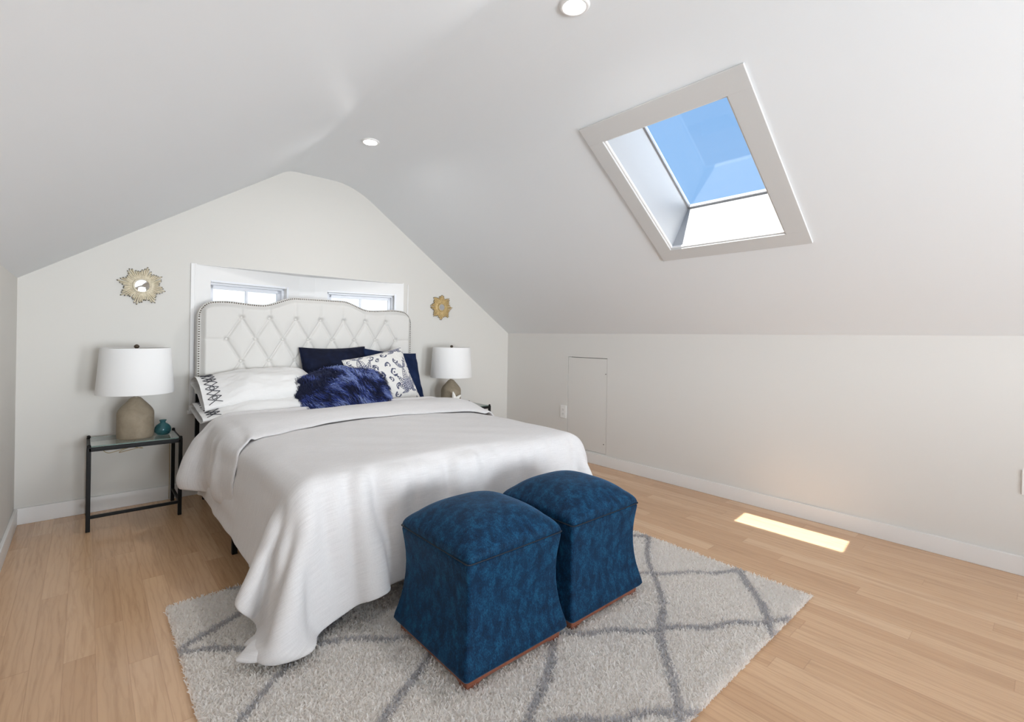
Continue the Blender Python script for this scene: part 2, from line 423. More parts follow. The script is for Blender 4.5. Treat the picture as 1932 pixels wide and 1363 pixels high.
# wall behind the camera with two tall windows (unseen and assumed, sized and placed to brighten the room)
b = MB(); FW = [(-3.05, -2.15), (-1.55, -.75)]; FZ0, FZ1 = .20, 1.60
xs = [XL, FW[0][0], FW[0][1], FW[1][0], FW[1][1], 0]
def zr(x): return zc(x)
for i in range(5):
    x0, x1 = xs[i], xs[i+1]
    mids = [x for x in (XA, XB) if x0 < x < x1]
    if i in (1, 3):
        wall_piece(b, [(x0, 0), (x1, 0), (x1, FZ0), (x0, FZ0)], YF - .12, YF)
        wall_piece(b, [(x0, FZ1), (x1, FZ1)] + [(x, zr(x) + .02) for x in [x1] + mids[::-1] + [x0]], YF - .12, YF)
    else:
        wall_piece(b, [(x0, 0), (x1, 0)] + [(x, zr(x) + .02) for x in [x1] + mids[::-1] + [x0]], YF - .12, YF)
struct(b.build('wall_front', M_WALL))
for i, (x0, x1) in enumerate(FW):
    b = MB(); y0, y1 = YF - .10, YF - .05
    b.box(x0, x1, y0, y1, FZ0, FZ0 + .05); b.box(x0, x1, y0, y1, FZ1 - .05, FZ1); b.box(x0, x0 + .05, y0, y1, FZ0, FZ1); b.box(x1 - .05, x1, y0, y1, FZ0, FZ1)
    b.box(x0, x1, y0, y1, (FZ0+FZ1)/2 - .02, (FZ0+FZ1)/2 + .02)
    w = struct(b.build('window_%d' % (i + 4), M_VINYL))
    b = MB(); b.box(x0 + .04, x1 - .04, YF - .078, YF - .074, FZ0 + .04, FZ1 - .04); b.build('pane', M_PANE, w)

# baseboards
BH, BT = .090, .015
b = MB(); b.box(-BT, 0, YF, 0, 0, BH); struct(b.build('baseboard_right', M_TRIM, bevel=.002, seg=1))
b = MB(); b.box(XL, -BT, -BT, 0, 0, BH); struct(b.build('baseboard_back', M_TRIM, bevel=.002, seg=1))
b = MB(); b.box(XL, XL + BT, YF, -BT, 0, BH); struct(b.build('baseboard_left', M_TRIM, bevel=.002, seg=1))

# skylight: shaft, trim boards, frame, pane
def sbox(bm, s0, s1, y0, y1, d0, d1, mi=0):
    vs = [slope(s, y, d) for d in (d0, d1) for y in (y0, y1) for s in (s0, s1)]
    bm.add(vs, [(0,2,3,1),(4,5,7,6),(0,1,5,4),(2,6,7,3),(0,4,6,2),(1,3,7,5)], mi)
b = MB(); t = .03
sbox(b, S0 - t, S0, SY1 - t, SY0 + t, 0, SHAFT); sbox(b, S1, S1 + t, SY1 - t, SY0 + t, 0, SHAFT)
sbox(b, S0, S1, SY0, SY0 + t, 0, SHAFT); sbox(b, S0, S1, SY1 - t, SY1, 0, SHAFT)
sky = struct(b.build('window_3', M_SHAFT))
b = MB(); e = .010        # stop bead a little way up the shaft
for (a0, a1, c0, c1) in ((S0, S0 + e, SY1, SY0), (S1 - e, S1, SY1, SY0), (S0, S1, SY0 - e, SY0), (S0, S1, SY1, SY1 + e)):
    sbox(b, a0, a1, c0, c1, .0, .014)
b.build('stop_bead', M_TRIM, sky)
b = MB(); e = .012
M_GASKET = mat('grey_gasket', (.42, .43, .45), .5)
for (a0, a1, c0, c1) in ((S0, S0 + e, SY1, SY0), (S1 - e, S1, SY1, SY0), (S0, S1, SY0 - e, SY0), (S0, S1, SY1, SY1 + e)):
    sbox(b, a0, a1, c0, c1, SHAFT - .012, SHAFT + .01)
b.build('frame', M_GASKET, sky)
b = MB(); sbox(b, S0 - .02, S1 + .02, SY1 - .02, SY0 + .02, SHAFT + .002, SHAFT + .008); b.build('pane', M_PANE, sky)
b = MB(); T0, T1, TY0, TY1 = .785, 1.776, -2.202, -3.015; th = -.011
sbox(b, T0, S0 + .002, TY1, TY0, th, .0); sbox(b, S1 - .002, T1, TY1, TY0, th, 0); sbox(b, S0, S1, SY0 - .002, TY0, th, 0); sbox(b, S0, S1, TY1, SY1 + .002, th, 0)
struct(b.build('trim_4', M_SKYTRIM, bevel=.0025, seg=2))

# ------------------------------------------------------------------ recessed lights
BEAM = 12.
def downlight(x, y, label):
    t = thing('recessed_light', label, 'ceiling light', (x, y, ZC), 'recessed ceiling lights')
    b = MB(); b.lathe([(.0372, -.0004), (.0385, -.006), (.041, -.0085), (.050, -.009), (.056, -.004), (.057, -.0005)], 40); b.build('trim_ring', M_TRIM, t)
    b = MB(); b.lathe([(.0005, -.0014), (.020, -.0013), (.0374, -.0008)], 40); b.build('lens', M_LENS, t)
    sl_ = bpy.data.lights.new('downlight_beam', 'SPOT'); sl_.energy = BEAM; sl_.spot_size = math.radians(128); sl_.spot_blend = 1.; sl_.shadow_soft_size = .035; sl_.color = (1, .985, .97)
    lo = bpy.data.objects.new('downlight_beam', sl_); COL.objects.link(lo); lo.parent = t; lo.location = (0, 0, -.012)
    return t
downlight(-1.985, -.93, 'lit round recessed ceiling light above the bed, near the back wall')
downlight(-1.985, -2.625, 'lit round recessed ceiling light cut off by the top edge of the picture')

# ------------------------------------------------------------------ bed
CX = -1.995
bed = thing('bed', 'tufted cream upholstered headboard bed on a black metal frame, against the back wall', 'bed', (CX, -.1, 0))
def rel(o, root):                              # keep world coordinates while parented
    o.location = -Vector(root.location); return o
def hb_top(x):
    """top outline of the headboard (half width .78, scalloped)"""
    a = abs(x - CX); W = .780; r = .085
    def s(e0, e1, v): t = min(1, max(0, (v - e0)/(e1 - e0))); return t*t*(3 - 2*t)
    z = 1.350 - .064*s(.17, .40, a) + .013*s(.42, .62, a)
    if a > .60: z -= .022*((a - .60)/.18)**2
    if a > W - r:
        q = (a - (W - r))/r; z -= r*1.05*(1 - math.sqrt(max(0, 1 - q*q)))
    return z
HB0, HBY, HBB = .685, -.128, -.060
BT1 = [CX + (i - 3)*.1768 for i in range(7)]; BT2 = [CX + (i - 3.5)*.1768 for i in range(8)]
buttons = [(x, 1.189) for x in BT1] + [(x, 1.043) for x in BT2] + [(x, .894) for x in BT1] + [(x, .746) for x in BT2]
segs = []
for (x, z) in buttons:
    for (x2, z2) in buttons:
        if x2 > x and abs(x2 - x) < .1 and abs(z2 - z) < .16: segs.append(((x, z), (x2, z2)))
for x in BT1: segs.append(((x, 1.189), (x, 1.42)))
segs.append(((BT2[0], 1.043), (CX - .80, 1.045))); segs.append(((BT2[-1], 1.043), (CX + .80, 1.045)))
segs.append(((BT2[0], .746), (CX - .80, .746))); segs.append(((BT2[-1], .746), (CX + .80, .746)))
NX, NZ = 300, 150
us = np.linspace(-1, 1, NX + 1); us = np.sign(us)*(1 - (1 - np.abs(us))**1.25)
X = CX + us*.780
TOP = np.array([hb_top(x) for x in X])
V01 = np.linspace(0, 1, NZ + 1)
XX = np.repeat(X[None, :], NZ + 1, 0); ZZ = HB0 + (TOP - HB0)[None, :]*V01[:, None]
def segd(px, pz, a, c):
    ax, az = a; bx, bz = c; dx, dz = bx - ax, bz - az
    t = np.clip(((px - ax)*dx + (pz - az)*dz)/(dx*dx + dz*dz), 0, 1)
    return np.hypot(px - ax - t*dx, pz - az - t*dz), t
crease = np.zeros_like(XX); dmin = np.full_like(XX, 9.)
for (a, c) in segs:
    vert = abs(a[0] - c[0]) < 1e-6 or abs(a[1] - c[1]) < .004
    d, t = segd(XX, ZZ, a, c)
    amp = .0065*(1 - .45*t) if vert else .0125
    crease = np.maximum(crease, amp*np.exp(-(d/.0062)**2) + (.010 if not vert else .004)*np.exp(-(d/.028)**2))
    dmin = np.minimum(dmin, d)
for (x, z) in buttons:
    d = np.hypot(XX - x, ZZ - z)
    crease = np.maximum(crease, .027*np.exp(-(d/.015)**2) + .007*np.exp(-(d/.04)**2))
# distance to the outline for the flat border and the rolled edge
edge = np.minimum(.780 - np.abs(XX - CX), (TOP[None, :] - ZZ))
edge = np.minimum(edge, ZZ - HB0 + .004)
pad = np.clip((edge - .013)/.034, 0, 1); pad = pad*pad*(3 - 2*pad)
Yf = HBY + .004 - .034*pad + crease*pad
roll = np.clip(1 - edge/.006, 0, 1); Yf = Yf + .006*roll**2
front = np.stack([XX, Yf, ZZ], -1).reshape(-1, 3)
back = np.stack([XX, np.full_like(XX, HBB), ZZ], -1).reshape(-1, 3)
w1 = NX + 1
F = []
for j in range(NZ):
    for i in range(NX): F.append((j*w1 + i, j*w1 + i + 1, (j+1)*w1 + i + 1, (j+1)*w1 + i))
nF = len(front); rim = [j*w1 for j in range(NZ)] + [NZ*w1 + i for i in range(NX)] + [j*w1 + NX for j in range(NZ, 0, -1)] + [i for i in range(NX, 0, -1)]
F2 = [(rim[i], nF + rim[i], nF + rim[(i+1) % len(rim)], rim[(i+1) % len(rim)]) for i in range(len(rim))]
F3 = [tuple(nF + q for q in rim)]
b = MB(); b.add(front, F, 0, True); b2 = len(b.v); b.v += [tuple(p) for p in back]
for f in F2: b.f.append(list(f)); b.m.append(0); b.s.append(False)
for f in F3: b.f.append(list(f)); b.m.append(0); b.s.append(False)
hb = rel(b.build('headboard', M_UPH, bed), bed)
for (x, z) in buttons:
    if z < .70: continue
    bb = MB(); bb.sphere((0, 0, 0), .0095, 12, 8); o = bb.build('button', M_UPH, hb)
    o.location = (x, HBY - .034 + .004 + .024, z); o.scale = (1, .55, 1)
# nailheads follow the outline just inside the edge
pts = []
path = [(CX - .780, HB0 + .02 + i*.004) for i in range(int((hb_top(CX - .78) - HB0 - .024)/.004))]
path += [(CX + u*.780, hb_top(CX + u*.780)) for u in np.sin(np.linspace(-PI/2, PI/2, 900))]
path += [(CX + .780, z) for z in np.arange(hb_top(CX + .78) - .004, HB0 + .02, -.004)]
path = np.array(path); tg = np.gradient(path, axis=0); tg /= np.linalg.norm(tg, axis=1, keepdims=True) + 1e-9
ins = path + np.stack([tg[:, 1], -tg[:, 0]], 1)*.0095
acc = 0; last = ins[0]; pts.append(ins[0])
for p in ins[1:]:
    acc += np.hypot(*(p - last)); last = p
    if acc >= .0128: pts.append(p); acc = 0
b = MB()
for (x, z) in pts: b.sphere((x, HBY + .0035, z), .0049, 8, 6)
b.build('nailhead_trim', M_NAIL, hb)
# frame
b = MB(); 
b.box(-2.735, -1.255, -2.02, -2.00, .235, .27); b.box(-2.735, -1.255, -.16, -.14, .235, .27)
b.box(-2.735, -2.715, -2.02, -.14, .235, .27); b.box(-1.275, -1.255, -2.02, -.14, .235, .27); b.box(CX - .015, CX + .015, -2.02, -.14, .235, .27)
for i in range(9): y = -.3 - i*.2; b.box(-2.715, -1.275, y - .03, y + .03, .255, .27)
rel(b.build('rail_frame', M_BLACK, bed, bevel=.002, seg=1), bed)
for (x, y) in ((-2.757, -1.15), (-2.725, -2.01), (-1.265, -2.01), (-1.265, -1.15), (-2.725, -.15), (-1.265, -.15)):
    b = MB(); b.box(-.012, .012, -.012, .012, 0, .25); o = b.build('leg', M_BLACK, bed, bevel=.002, seg=1); o.location = Vector((x, y, 0)) - Vector(bed.location)
    if y == -2.01: o.location.z = .018; o.scale.z = .93
for x in (-2.745, -1.245):
    b = MB(); b.box(-.03, .03, -.012, .012, .25, .76); o = b.build('headboard_post', M_BLACK, bed); o.location = Vector((x, -.094, 0)) - Vector(bed.location)

def rounded_slab(x0, x1, y0, y1, z0, z1, r, nx=60, ny=70, wr=0., seed=0):
    """soft-edged slab: superellipse-ish top with rounded vertical corners"""
    b = MB()
    me = bmesh.new(); bmesh.ops.create_cube(me, size=1)
    for v in me.verts: v.co = ((x0+x1)/2 + v.co.x*(x1-x0), (y0+y1)/2 + v.co.y*(y1-y0), (z0+z1)/2 + v.co.z*(z1-z0))
    bmesh.ops.bevel(me, geom=me.edges[:], offset=r, segments=5, profile=.5, affect='EDGES')
    me.verts.ensure_lookup_table()
    b.add([v.co.copy() for v in me.verts], [[v.index for v in f.verts] for f in me.faces], 0, True); me.free()
    return b
mt = rounded_slab(-2.748, -1.242, -2.045, -.135, .272, .535, .045).build('mattress', M_MATT); tag(mt, 'mattress on the bed frame, hidden under the grey sheet and duvet', 'mattress')
# grey fitted sheet: thin rounded cover with slight creases
b = MB(); NXs, NYs = 70, 60
vs = []
for j in range(NYs + 1):
    y = -.128 - 1.0*j/NYs
    for i in range(NXs + 1):
        u = -1 + 2*i/NXs; a = u*.98
        half = .757; L = half + .16                         # arc-length half width, drops over the side
        s = abs(u)*L; r = .05
        if s < half - r: x, z = s, .541
        elif s < half - r + r*PI/2: th = (s - half + r)/r; x, z = half - r + r*math.sin(th), .541 - r*(1 - math.cos(th))
        else: x, z = half, .541 - r - (s - half + r - r*PI/2)
        w = .004*mnoise.noise(Vector((u*4, y*9, 3.)))
        vs.append((CX + math.copysign(x + (w if z < .5 else 0), u), y, z + (w if z > .5 else 0)))
b.add(vs, [(j*(NXs+1)+i, j*(NXs+1)+i+1, (j+1)*(NXs+1)+i+1, (j+1)*(NXs+1)+i) for j in range(NYs) for i in range(NXs)], 0, True)
o = b.build('bed_sheet', M_SHEET); s = o.modifiers.new('s', 'SOLIDIFY'); s.thickness = .004; s.offset = 1
tag(o, 'grey sheet showing at the head of the bed beneath the white pillows', 'sheet')

# ------------------------------------------------------------------ duvet: cloth settled over the bed by position-based dynamics
def drape_duvet():
    rng=np.random.default_rng(5)
    X0,X1,Y0,Y1,ZT=-2.75,-1.24,-2.06,-.12,.54
    wL,wR,wF=.325,.36,.465
    yf,ye=-.64,-1.06
    h=.018
    BW=X1-X0
    U=np.arange(-wL,BW+wR+1e-6,h); nu=len(U)
    R=.03; flap=yf-ye; arc=np.pi*R; L2=(yf-Y0)+wF
    S=np.arange(0,flap+arc+L2+1e-6,h); nv=len(S)
    uu,ss=np.meshgrid(U,S)
    def nz(x,y,seed,n=6,f=8):
        r=np.random.default_rng(seed);o=0
        for i in range(n):
            a=r.uniform(0,6.28);k=f*r.uniform(.5,1.6);o=o+np.sin(k*(x*np.cos(a)+y*np.sin(a))+r.uniform(0,6.28))
        return o/n
    lay=np.where(ss<flap,1.,np.where(ss<flap+arc,1-(ss-flap)/arc,0.))  # 1=flap layer
    xq=np.clip((X0+uu+1.995)/.76,-1.15,1.15)
    q_=np.where(xq<0,.62,.42)*np.abs(xq)**2.2-.06
    y=np.where(ss<flap,yf-(yf-ye)*(1+q_)*(1-ss/flap),np.where(ss<flap+arc,yf+R*np.sin((ss-flap)/R),yf-(ss-flap-arc)))
    x=X0+uu
    base=ZT+.022
    puff=.012*nz(x,y,1,6,6)+.004*nz(x,y,2,6,25)
    edge=np.minimum(np.minimum(x-X0,X1-x),y-Y0)
    puff=puff-.02*np.clip(1-edge/.12,0,1)**2
    low=base+puff
    tq=np.clip(ss/flap,0,1)
    fl=low+.013+.012*np.clip(tq/.25,0,1)+.032*np.sin(tq*np.pi)**.6+.006*nz(x,y,3,6,12)+.018*np.clip(1-(X1-x)/.22,0,1)*np.clip(tq/.35,0,1)
    th=(ss-flap)/R
    z=np.where(ss<flap,fl,np.where(ss<flap+arc,low+R*(1+np.cos(np.clip(th,0,np.pi)))*1.0,low))
    P=np.stack([x,y,z],-1)
    m=.05
    pin=(x>X0+m)&(x<np.where(ss<flap+arc,X1+.012,X1-m))&(y>Y0+m)
    P0=P.copy()
    ox=np.where(uu<m,uu-m,np.where(uu>BW-m,uu-(BW-m),0.)); oy=np.where(y<Y0+m,y-(Y0+m),0.)
    r=np.hypot(ox,oy)+1e-9
    d=np.stack([ox/r,oy/r],-1)
    bx=np.clip(x,X0+m,X1-m);by=np.maximum(y,Y0+m)
    out=np.minimum(r,.09)+.25*np.maximum(r-.09,0);dn=np.maximum(r-.07,0)*.95
    zz=np.where(pin,z,base+lay*.03-dn)
    P=np.stack([bx+d[...,0]*out,by+d[...,1]*out,zz],-1)
    P=np.where(pin[...,None],P0,P)
    P+=rng.normal(0,.002,P.shape)*(~pin[...,None])
    w=(~pin).astype(float)
    V=np.zeros_like(P)
    amp=1.0
    def cons():
        C=[]
        slackv=1.0
        hem=np.clip(r/.4,0,1)
        gl=np.where(ss<flap+arc,.88+.26*np.clip(ss/flap,0,1),np.clip(1.14-(ss-flap-arc)/.5,1,1.14))
        slk_u=np.where(uu<0,gl,1.)*(1+.05*hem*(1+.8*nz(uu*1.0,ss*.25,11,5,9))+.012*np.clip(r/.1,0,1))  # along-u rest bigger in the front skirt
        for (di,dj,st,l) in ((0,1,1.,h),(1,0,1.,h),(1,1,.35,h*2**.5),(1,-1,.35,h*2**.5),(0,2,.10,2*h),(2,0,.10,2*h),(0,4,.05,4*h),(4,0,.05,4*h)):
            I=np.arange(nv)[:,None];J=np.arange(nu)[None,:]
            ii,jj=np.meshgrid(np.arange(nv),np.arange(nu),indexing='ij')
            ok=(ii+di<nv)&(jj+dj<nu)&(jj+dj>=0)
            i=ii[ok];j=jj[ok];a=i*nu+j;b=(i+di)*nu+j+dj
            rest=np.full(len(a),l)
            s=.5*(slk_u[i,j]+slk_u[np.minimum(i+di,nv-1),np.clip(j+dj,0,nu-1)])
            fq=np.where(ss[i,j]<flap,1+q_[i,j],1.)
            gf=np.where(oy[i,j]<0,.885-.075*np.clip((uu[i,j]+.10)/.5,0,1)-.03*np.clip(uu[i,j]-.5,0,1),1.)
            fq=fq*gf
            if di!=0: rest=rest*(fq if dj==0 else np.sqrt((1+fq**2)/2))
            if di==0: rest=rest*s
            elif dj!=0: rest=rest*(1+(s-1)*.5)
            ww=w.reshape(-1)[a]+w.reshape(-1)[b]
            k=ww>0
            a,b,rest,i,j=a[k],b[k],rest[k],i[k],j[k]
            # colour
            col=(j//max(abs(dj),1))%2 if di==0 else (i//max(di,1))%2
            for c in (0,1):
                q=col==c
                C.append((a[q],b[q],rest[q],st))
        return C
    C=cons()
    W=w.reshape(-1)
    X=P.reshape(-1,3).copy();Vv=np.zeros_like(X)
    Lay=lay.reshape(-1); HemD=ss.reshape(-1)
    OT=[(-2.445,-2.03,-2.65,-2.212,.42),(-1.985,-1.565,-2.65,-2.212,.42)]
    def collide(X,Xp):
        t=.012+Lay*(.012+.026*np.clip(HemD/.14,0,1))
        dz=np.clip(ZT-X[:,2],0,ZT)
        bul=Lay*.02*np.sin(np.clip(dz/.36,0,1)*np.pi)
        x0=X0-t-dz*.18*(1-.75*Lay)-bul;x1=X1+t+dz*.27+Lay*.035;y0=Y0-t-dz*.13;zt=ZT+t
        rr=.07
        # rounded box in (x,y,z), only upper/side
        cx=np.clip(X[:,0],x0+rr,x1-rr);cy=np.maximum(X[:,1],y0+rr);cz=np.minimum(X[:,2],zt-rr)
        dv=X-np.stack([cx,cy,cz],-1);dl=np.linalg.norm(dv,axis=1)
        inside=(dl<rr)
        on=inside&(dl>1e-6)
        X[on]=(np.stack([cx,cy,cz],-1)+dv/np.maximum(dl,1e-9)[:,None]*rr)[on]
        fr=on&(W>0)
        X[fr]=Xp[fr]+(X[fr]-Xp[fr])*np.array([.6,.6,.8]) if False else X[fr]
        deep=inside&(dl<=1e-6)
        if deep.any():
            q=np.where(deep)[0]
            dx0=X[q,0]-x0[q];dx1=x1[q]-X[q,0];dy=X[q,1]-y0[q]
            k=np.argmin(np.stack([dx0,dx1,dy]),0)
            X[q[k==0],0]=x0[q[k==0]];X[q[k==1],0]=x1[q[k==1]];X[q[k==2],1]=y0[q[k==2]]
        f=X[:,2]<.045
        X[f,2]=.045;X[f,:2]=Xp[f,:2]+(X[f,:2]-Xp[f,:2])*.3
        for a,b,c,e,zz in OT:
            q=(X[:,0]>a)&(X[:,0]<b)&(X[:,1]<e)&(X[:,1]>e-.12)&(X[:,2]<zz)
            X[q,1]=e
        return X
    dt=1/60.
    NS=170
    pinX=P0.reshape(-1,3)
    tip = np.array([-2.955, -2.110, .050]); ci = (nv-1)*nu; W[ci] = 0; tip0 = X[ci].copy(); pinX[ci] = tip0
    for step in range(NS):
        pinX[ci] = tip0 + (tip - tip0)*min(1., step/70.)
        Xp=X.copy()
        Vv*=.97 if step<NS*.7 else .9
        Vv[:,2]-=9.8*dt*(W>0)
        X=X+Vv*dt*(W>0)[:,None]
        for it in range(22):
            for a,b,rest,st in C:
                dv=X[b]-X[a];l=np.linalg.norm(dv,axis=1);wa=W[a];wb=W[b]
                s=st
                g=((l-rest)/np.maximum(l,1e-9)*s/(wa+wb))[:,None]*dv
                if st<.2: g=g*(l<rest)[:,None]   # bending: resist only shortening
                X[a]+=g*wa[:,None];X[b]-=g*wb[:,None]
            if it%3==2 or it==21: X=collide(X,Xp); X[W==0]=pinX[W==0]
        Vv=(X-Xp)/dt
        sp=np.linalg.norm(Vv,axis=1,keepdims=True);Vv*=np.minimum(1,2.0/np.maximum(sp,1e-9))

    G=X.reshape(nv,nu,3)
    f=np.clip((.31-G[...,2])/.1,0,1)*(lay>.02)*(G[...,0]<-2.7)
    G[...,0]+=.07*f**1.6
    tu=np.gradient(G,axis=1);tv=np.gradient(G,axis=0);N=np.cross(tu,tv);N/=np.linalg.norm(N,axis=-1,keepdims=True)+1e-9
    sk=np.clip(r/.06,0,1)*np.clip(1.15-r/.5,0,1)
    foot=(oy<0)
    wr=nz(uu*1.0,ss*.16,21,9,70)*.050*np.where(foot,1,.45)*sk*(.35+.65*np.clip(nz(uu,ss,23,5,5)*2+.5,0,1))
    wr2=.0016*nz(uu*.5,ss,31,8,30)
    hemd=np.minimum(np.minimum(uu+wL,BW+wR-uu),S[-1]-ss)
    ruf=.0055*nz(uu,ss,41,8,34)*np.exp(-(hemd/.035)**2)*(lay<.5)
    G+=N*(wr+wr2+ruf)[...,None]

    return G
G = drape_duvet(); nv_, nu_ = G.shape[:2]
idx = np.arange(nv_*nu_).reshape(nv_, nu_)
quads = np.stack([idx[:-1, :-1], idx[:-1, 1:], idx[1:, 1:], idx[1:, :-1]], -1).reshape(-1, 4)
duv = raw_mesh('duvet', G.reshape(-1, 3), quads.ravel(), np.full(len(quads), 4), M_DUVET)
uvl = duv.data.uv_layers.new(name='UVMap')
jj, ii = np.divmod(quads.ravel(), nu_)
uvl.data.foreach_set('uv', np.stack([ii*.018, jj*.018], -1).astype(np.float32).ravel())
s = duv.modifiers.new('s', 'SOLIDIFY'); s.thickness = .014; s.offset = 0
s = duv.modifiers.new('ss', 'SUBSURF'); s.levels = 1; s.render_levels = 2
tag(duv, 'heathered pale grey duvet folded back at the pillows, draping to the rug', 'duvet')

# ------------------------------------------------------------------ pillows
def fbm(u, v, seed, sc_=2.):
    return mnoise.fractal(Vector((u*sc_, v*sc_, seed*7.3)), 1., 2., 4)
def pillow_bm(w, h, t, pinch=.08, p=2.6, n=44, wr=.006, seed=0, plump=.5, warp=None, mi_fn=None):
    """square cushion: two skins sharing their rim"""
    b = MB(); vs = []; ids = {}
    for side in (1, -1):
        for j in range(n + 1):
            for i in range(n + 1):
                rimp = i in (0, n) or j in (0, n)
                if side == -1 and rimp: ids[(side, i, j)] = ids[(1, i, j)]; continue
                a = -1 + 2*i/n; c = -1 + 2*j/n
                u = math.sin(a*PI/2)*.55 + a*.45; v = math.sin(c*PI/2)*.55 + c*.45
                x = w/2*u*(1 - pinch*(1 - v*v)*u*u); y = h/2*v*(1 - pinch*(1 - u*u)*v*v)
                th = t/2*((1 - abs(u)**p)*(1 - abs(v)**p))**plump
                if rimp: th = 0
                th *= 1 + .10*fbm(u, v, seed + (side > 0), 1.3)
                z = side*th
                if not rimp: z += side*wr*fbm(u*2.2, v*2.2, seed + 5*side, 2.)
                P = Vector((x, y, z))
                if warp: P = warp(P, u, v, side)
                ids[(side, i, j)] = len(vs); vs.append(P)
    fs = []; mi = []
    for side in (1, -1):
        for j in range(n):
            for i in range(n):
                f = (ids[(side, i, j)], ids[(side, i+1, j)], ids[(side, i+1, j+1)], ids[(side, i, j+1)])
                fs.append(f if side == 1 else f[::-1]); mi.append(mi_fn((i + .5)/n, (j + .5)/n, side) if mi_fn else 0)
    b.v = [tuple(q) for q in vs]; b.f = [list(f) for f in fs]; b.m = mi; b.s = [True]*len(fs)
    return b
def place(o, loc, ex, ey):
    """local x -> ex, local y -> ey (made orthogonal), z = normal"""
    ex = Vector(ex).normalized(); ey = Vector(ey); ey = (ey - ex*ey.dot(ex)).normalized(); ez = ex.cross(ey)
    M = Matrix((( ex.x, ey.x, ez.x, loc[0]), (ex.y, ey.y, ez.y, loc[1]), (ex.z, ey.z, ez.z, loc[2]), (0,0,0,1)))
    o.matrix_world = M; return M
def cased_pillow(seed, w, h, t, sag):
    """pillow in an open-ended case: local x runs along the length, open mouth at -x"""
    n, m = 60, 40
    def P(a, c, side):
        # a in [0,1] from the open hem to the closed end, c in [-1,1]
        x = -w/2 + w*a
        body = max(0, 1 - abs((a - .60)/.40)**3.0) if a > .6 else (1 if a > .42 else .22 + .78*(lambda q: q*q*(3-2*q))(max(0, (a - .02)/.40)))
        half = h/2*(1 - .05*(1 - abs(2*a - 1)**2)*(abs(c)**2))
        if a > .93: half *= 1
        prof_ = max(0, 1 - abs(c)**2.4)**.55
        z = side*t/2*max(body, 0)**.55*prof_
        if a < .30:  z += (.012 + .02*seed)*math.sin(c*2.4 + seed)*(1 - a/.30)
        z += (.012*fbm(a*2.2, c*1.1, seed + side*3, 1.8) + .007*fbm(a*5 + c*1.5, c*3.2 - a*2, seed + side*2, 2.))*prof_*min(1, body*1.3 + .2)
        y = c*half
        z -= sag*(1 - a)**2*.5
        return Vector((x, y, z))
    vs = []; ids = {}
    for side in (1, -1):
        for i in range(n + 1):
            for j in range(m + 1):
                rimp = j in (0, m) or i == n
                if side == -1 and rimp: ids[(side, i, j)] = ids[(1, i, j)]; continue
                c = -1 + 2*j/m; c = .6*math.sin(c*PI/2) + .4*c; a = i/n; a = a**.9
                q = P(a, c, side)
                if rimp: q = (P(a, c, 1) + P(a, c, -1))*.5
                ids[(side, i, j)] = len(vs); vs.append(q)
    b = MB(); fs = []
    for side in (1, -1):
        for i in range(n):
            for j in range(m):
                f = (ids[(side, i, j)], ids[(side, i+1, j)], ids[(side, i+1, j+1)], ids[(side, i, j+1)])
                fs.append(f if side == 1 else f[::-1])
    b.add(vs, fs, 0, True)
    # zig-zag embroidery stitched near the open hem, following the upper skin
    e = MB()
    def line(pts_, r=.0021):
        e.tube([P(a, c, 1) + Vector((0, 0, .0025)) for a, c in pts_], r, 5)
    K = 5
    for kx in range(K):
        c0, c1 = -.93 + 1.86*kx/K, -.93 + 1.86*(kx + 1)/K; cm = (c0 + c1)/2
        def seg_(a0, cc0, a1, cc1): line([(a0 + (a1 - a0)*q/5, cc0 + (cc1 - cc0)*q/5) for q in range(6)])
        seg_(.035, c0, .135, cm); seg_(.135, cm, .035, c1); seg_(.135, c0, .035, cm); seg_(.035, cm, .135, c1)
        line([(.085 + .018*math.sin(q*PI/6), cm + .05*math.cos(q*PI/6)) for q in range(13)])
    return b, e
# lower and upper white pillows
for (seed, lab, loc, ex, ey, w, h, t, sag) in (
    (0, 'white pillow with stitched hem, lower of the two stacked at the headboard', (-2.468, -.400, .622), (1, .02, .02), (-.02, 1, .05), .70, .42, .135, .03),
    (1, 'white pillow with zigzag stitched hem, upper of the two stacked at the headboard', (-2.450, -.325, .735), (1, .03, .03), (-.03, 1, .27), .70, .43, .200, .02)):
    b, e = cased_pillow(seed, w, h, t, sag)
    o = b.build('pillow', M_PILLOW); place(o, loc, ex, ey); tag(o, lab, 'pillow', 'white pillows')
    e.build('embroidered_trim', M_EMB, o)['label'] = 'dark grey stitched trim'

def welted(o, w, h, pinch, m, r=.005):
    b = MB(); pts = []
    def pt(u, v): return Vector((w/2*u*(1 - pinch*(1 - v*v)*u*u), h/2*v*(1 - pinch*(1 - u*u)*v*v), 0))
    N = 24
    for i in range(N): pts.append(pt(-1 + 2*i/N, -1))
    for i in range(N): pts.append(pt(1, -1 + 2*i/N))
    for i in range(N): pts.append(pt(1 - 2*i/N, 1))
    for i in range(N): pts.append(pt(-1, 1 - 2*i/N))
    b.tube(pts, r, 6, closed=True); return b.build('piping', m, o)
# navy velvet squares leaning on the headboard
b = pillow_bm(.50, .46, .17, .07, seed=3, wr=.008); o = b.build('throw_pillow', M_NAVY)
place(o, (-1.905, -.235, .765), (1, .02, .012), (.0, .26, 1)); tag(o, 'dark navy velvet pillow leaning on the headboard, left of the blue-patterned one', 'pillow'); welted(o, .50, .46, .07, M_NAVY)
b = pillow_bm(.48, .45, .17, .07, seed=4, wr=.008, warp=lambda P, u, v, side: P + Vector((.045*(1 - v)*max(0, u), 0, 0))); o = b.build('throw_pillow', M_INKBLUE)
place(o, (-1.462, -.235, .742), (1, -.02, -.10), (.10, .26, 1)); tag(o, 'navy velvet pillow at the right edge of the headboard, behind the patterned one', 'pillow'); 
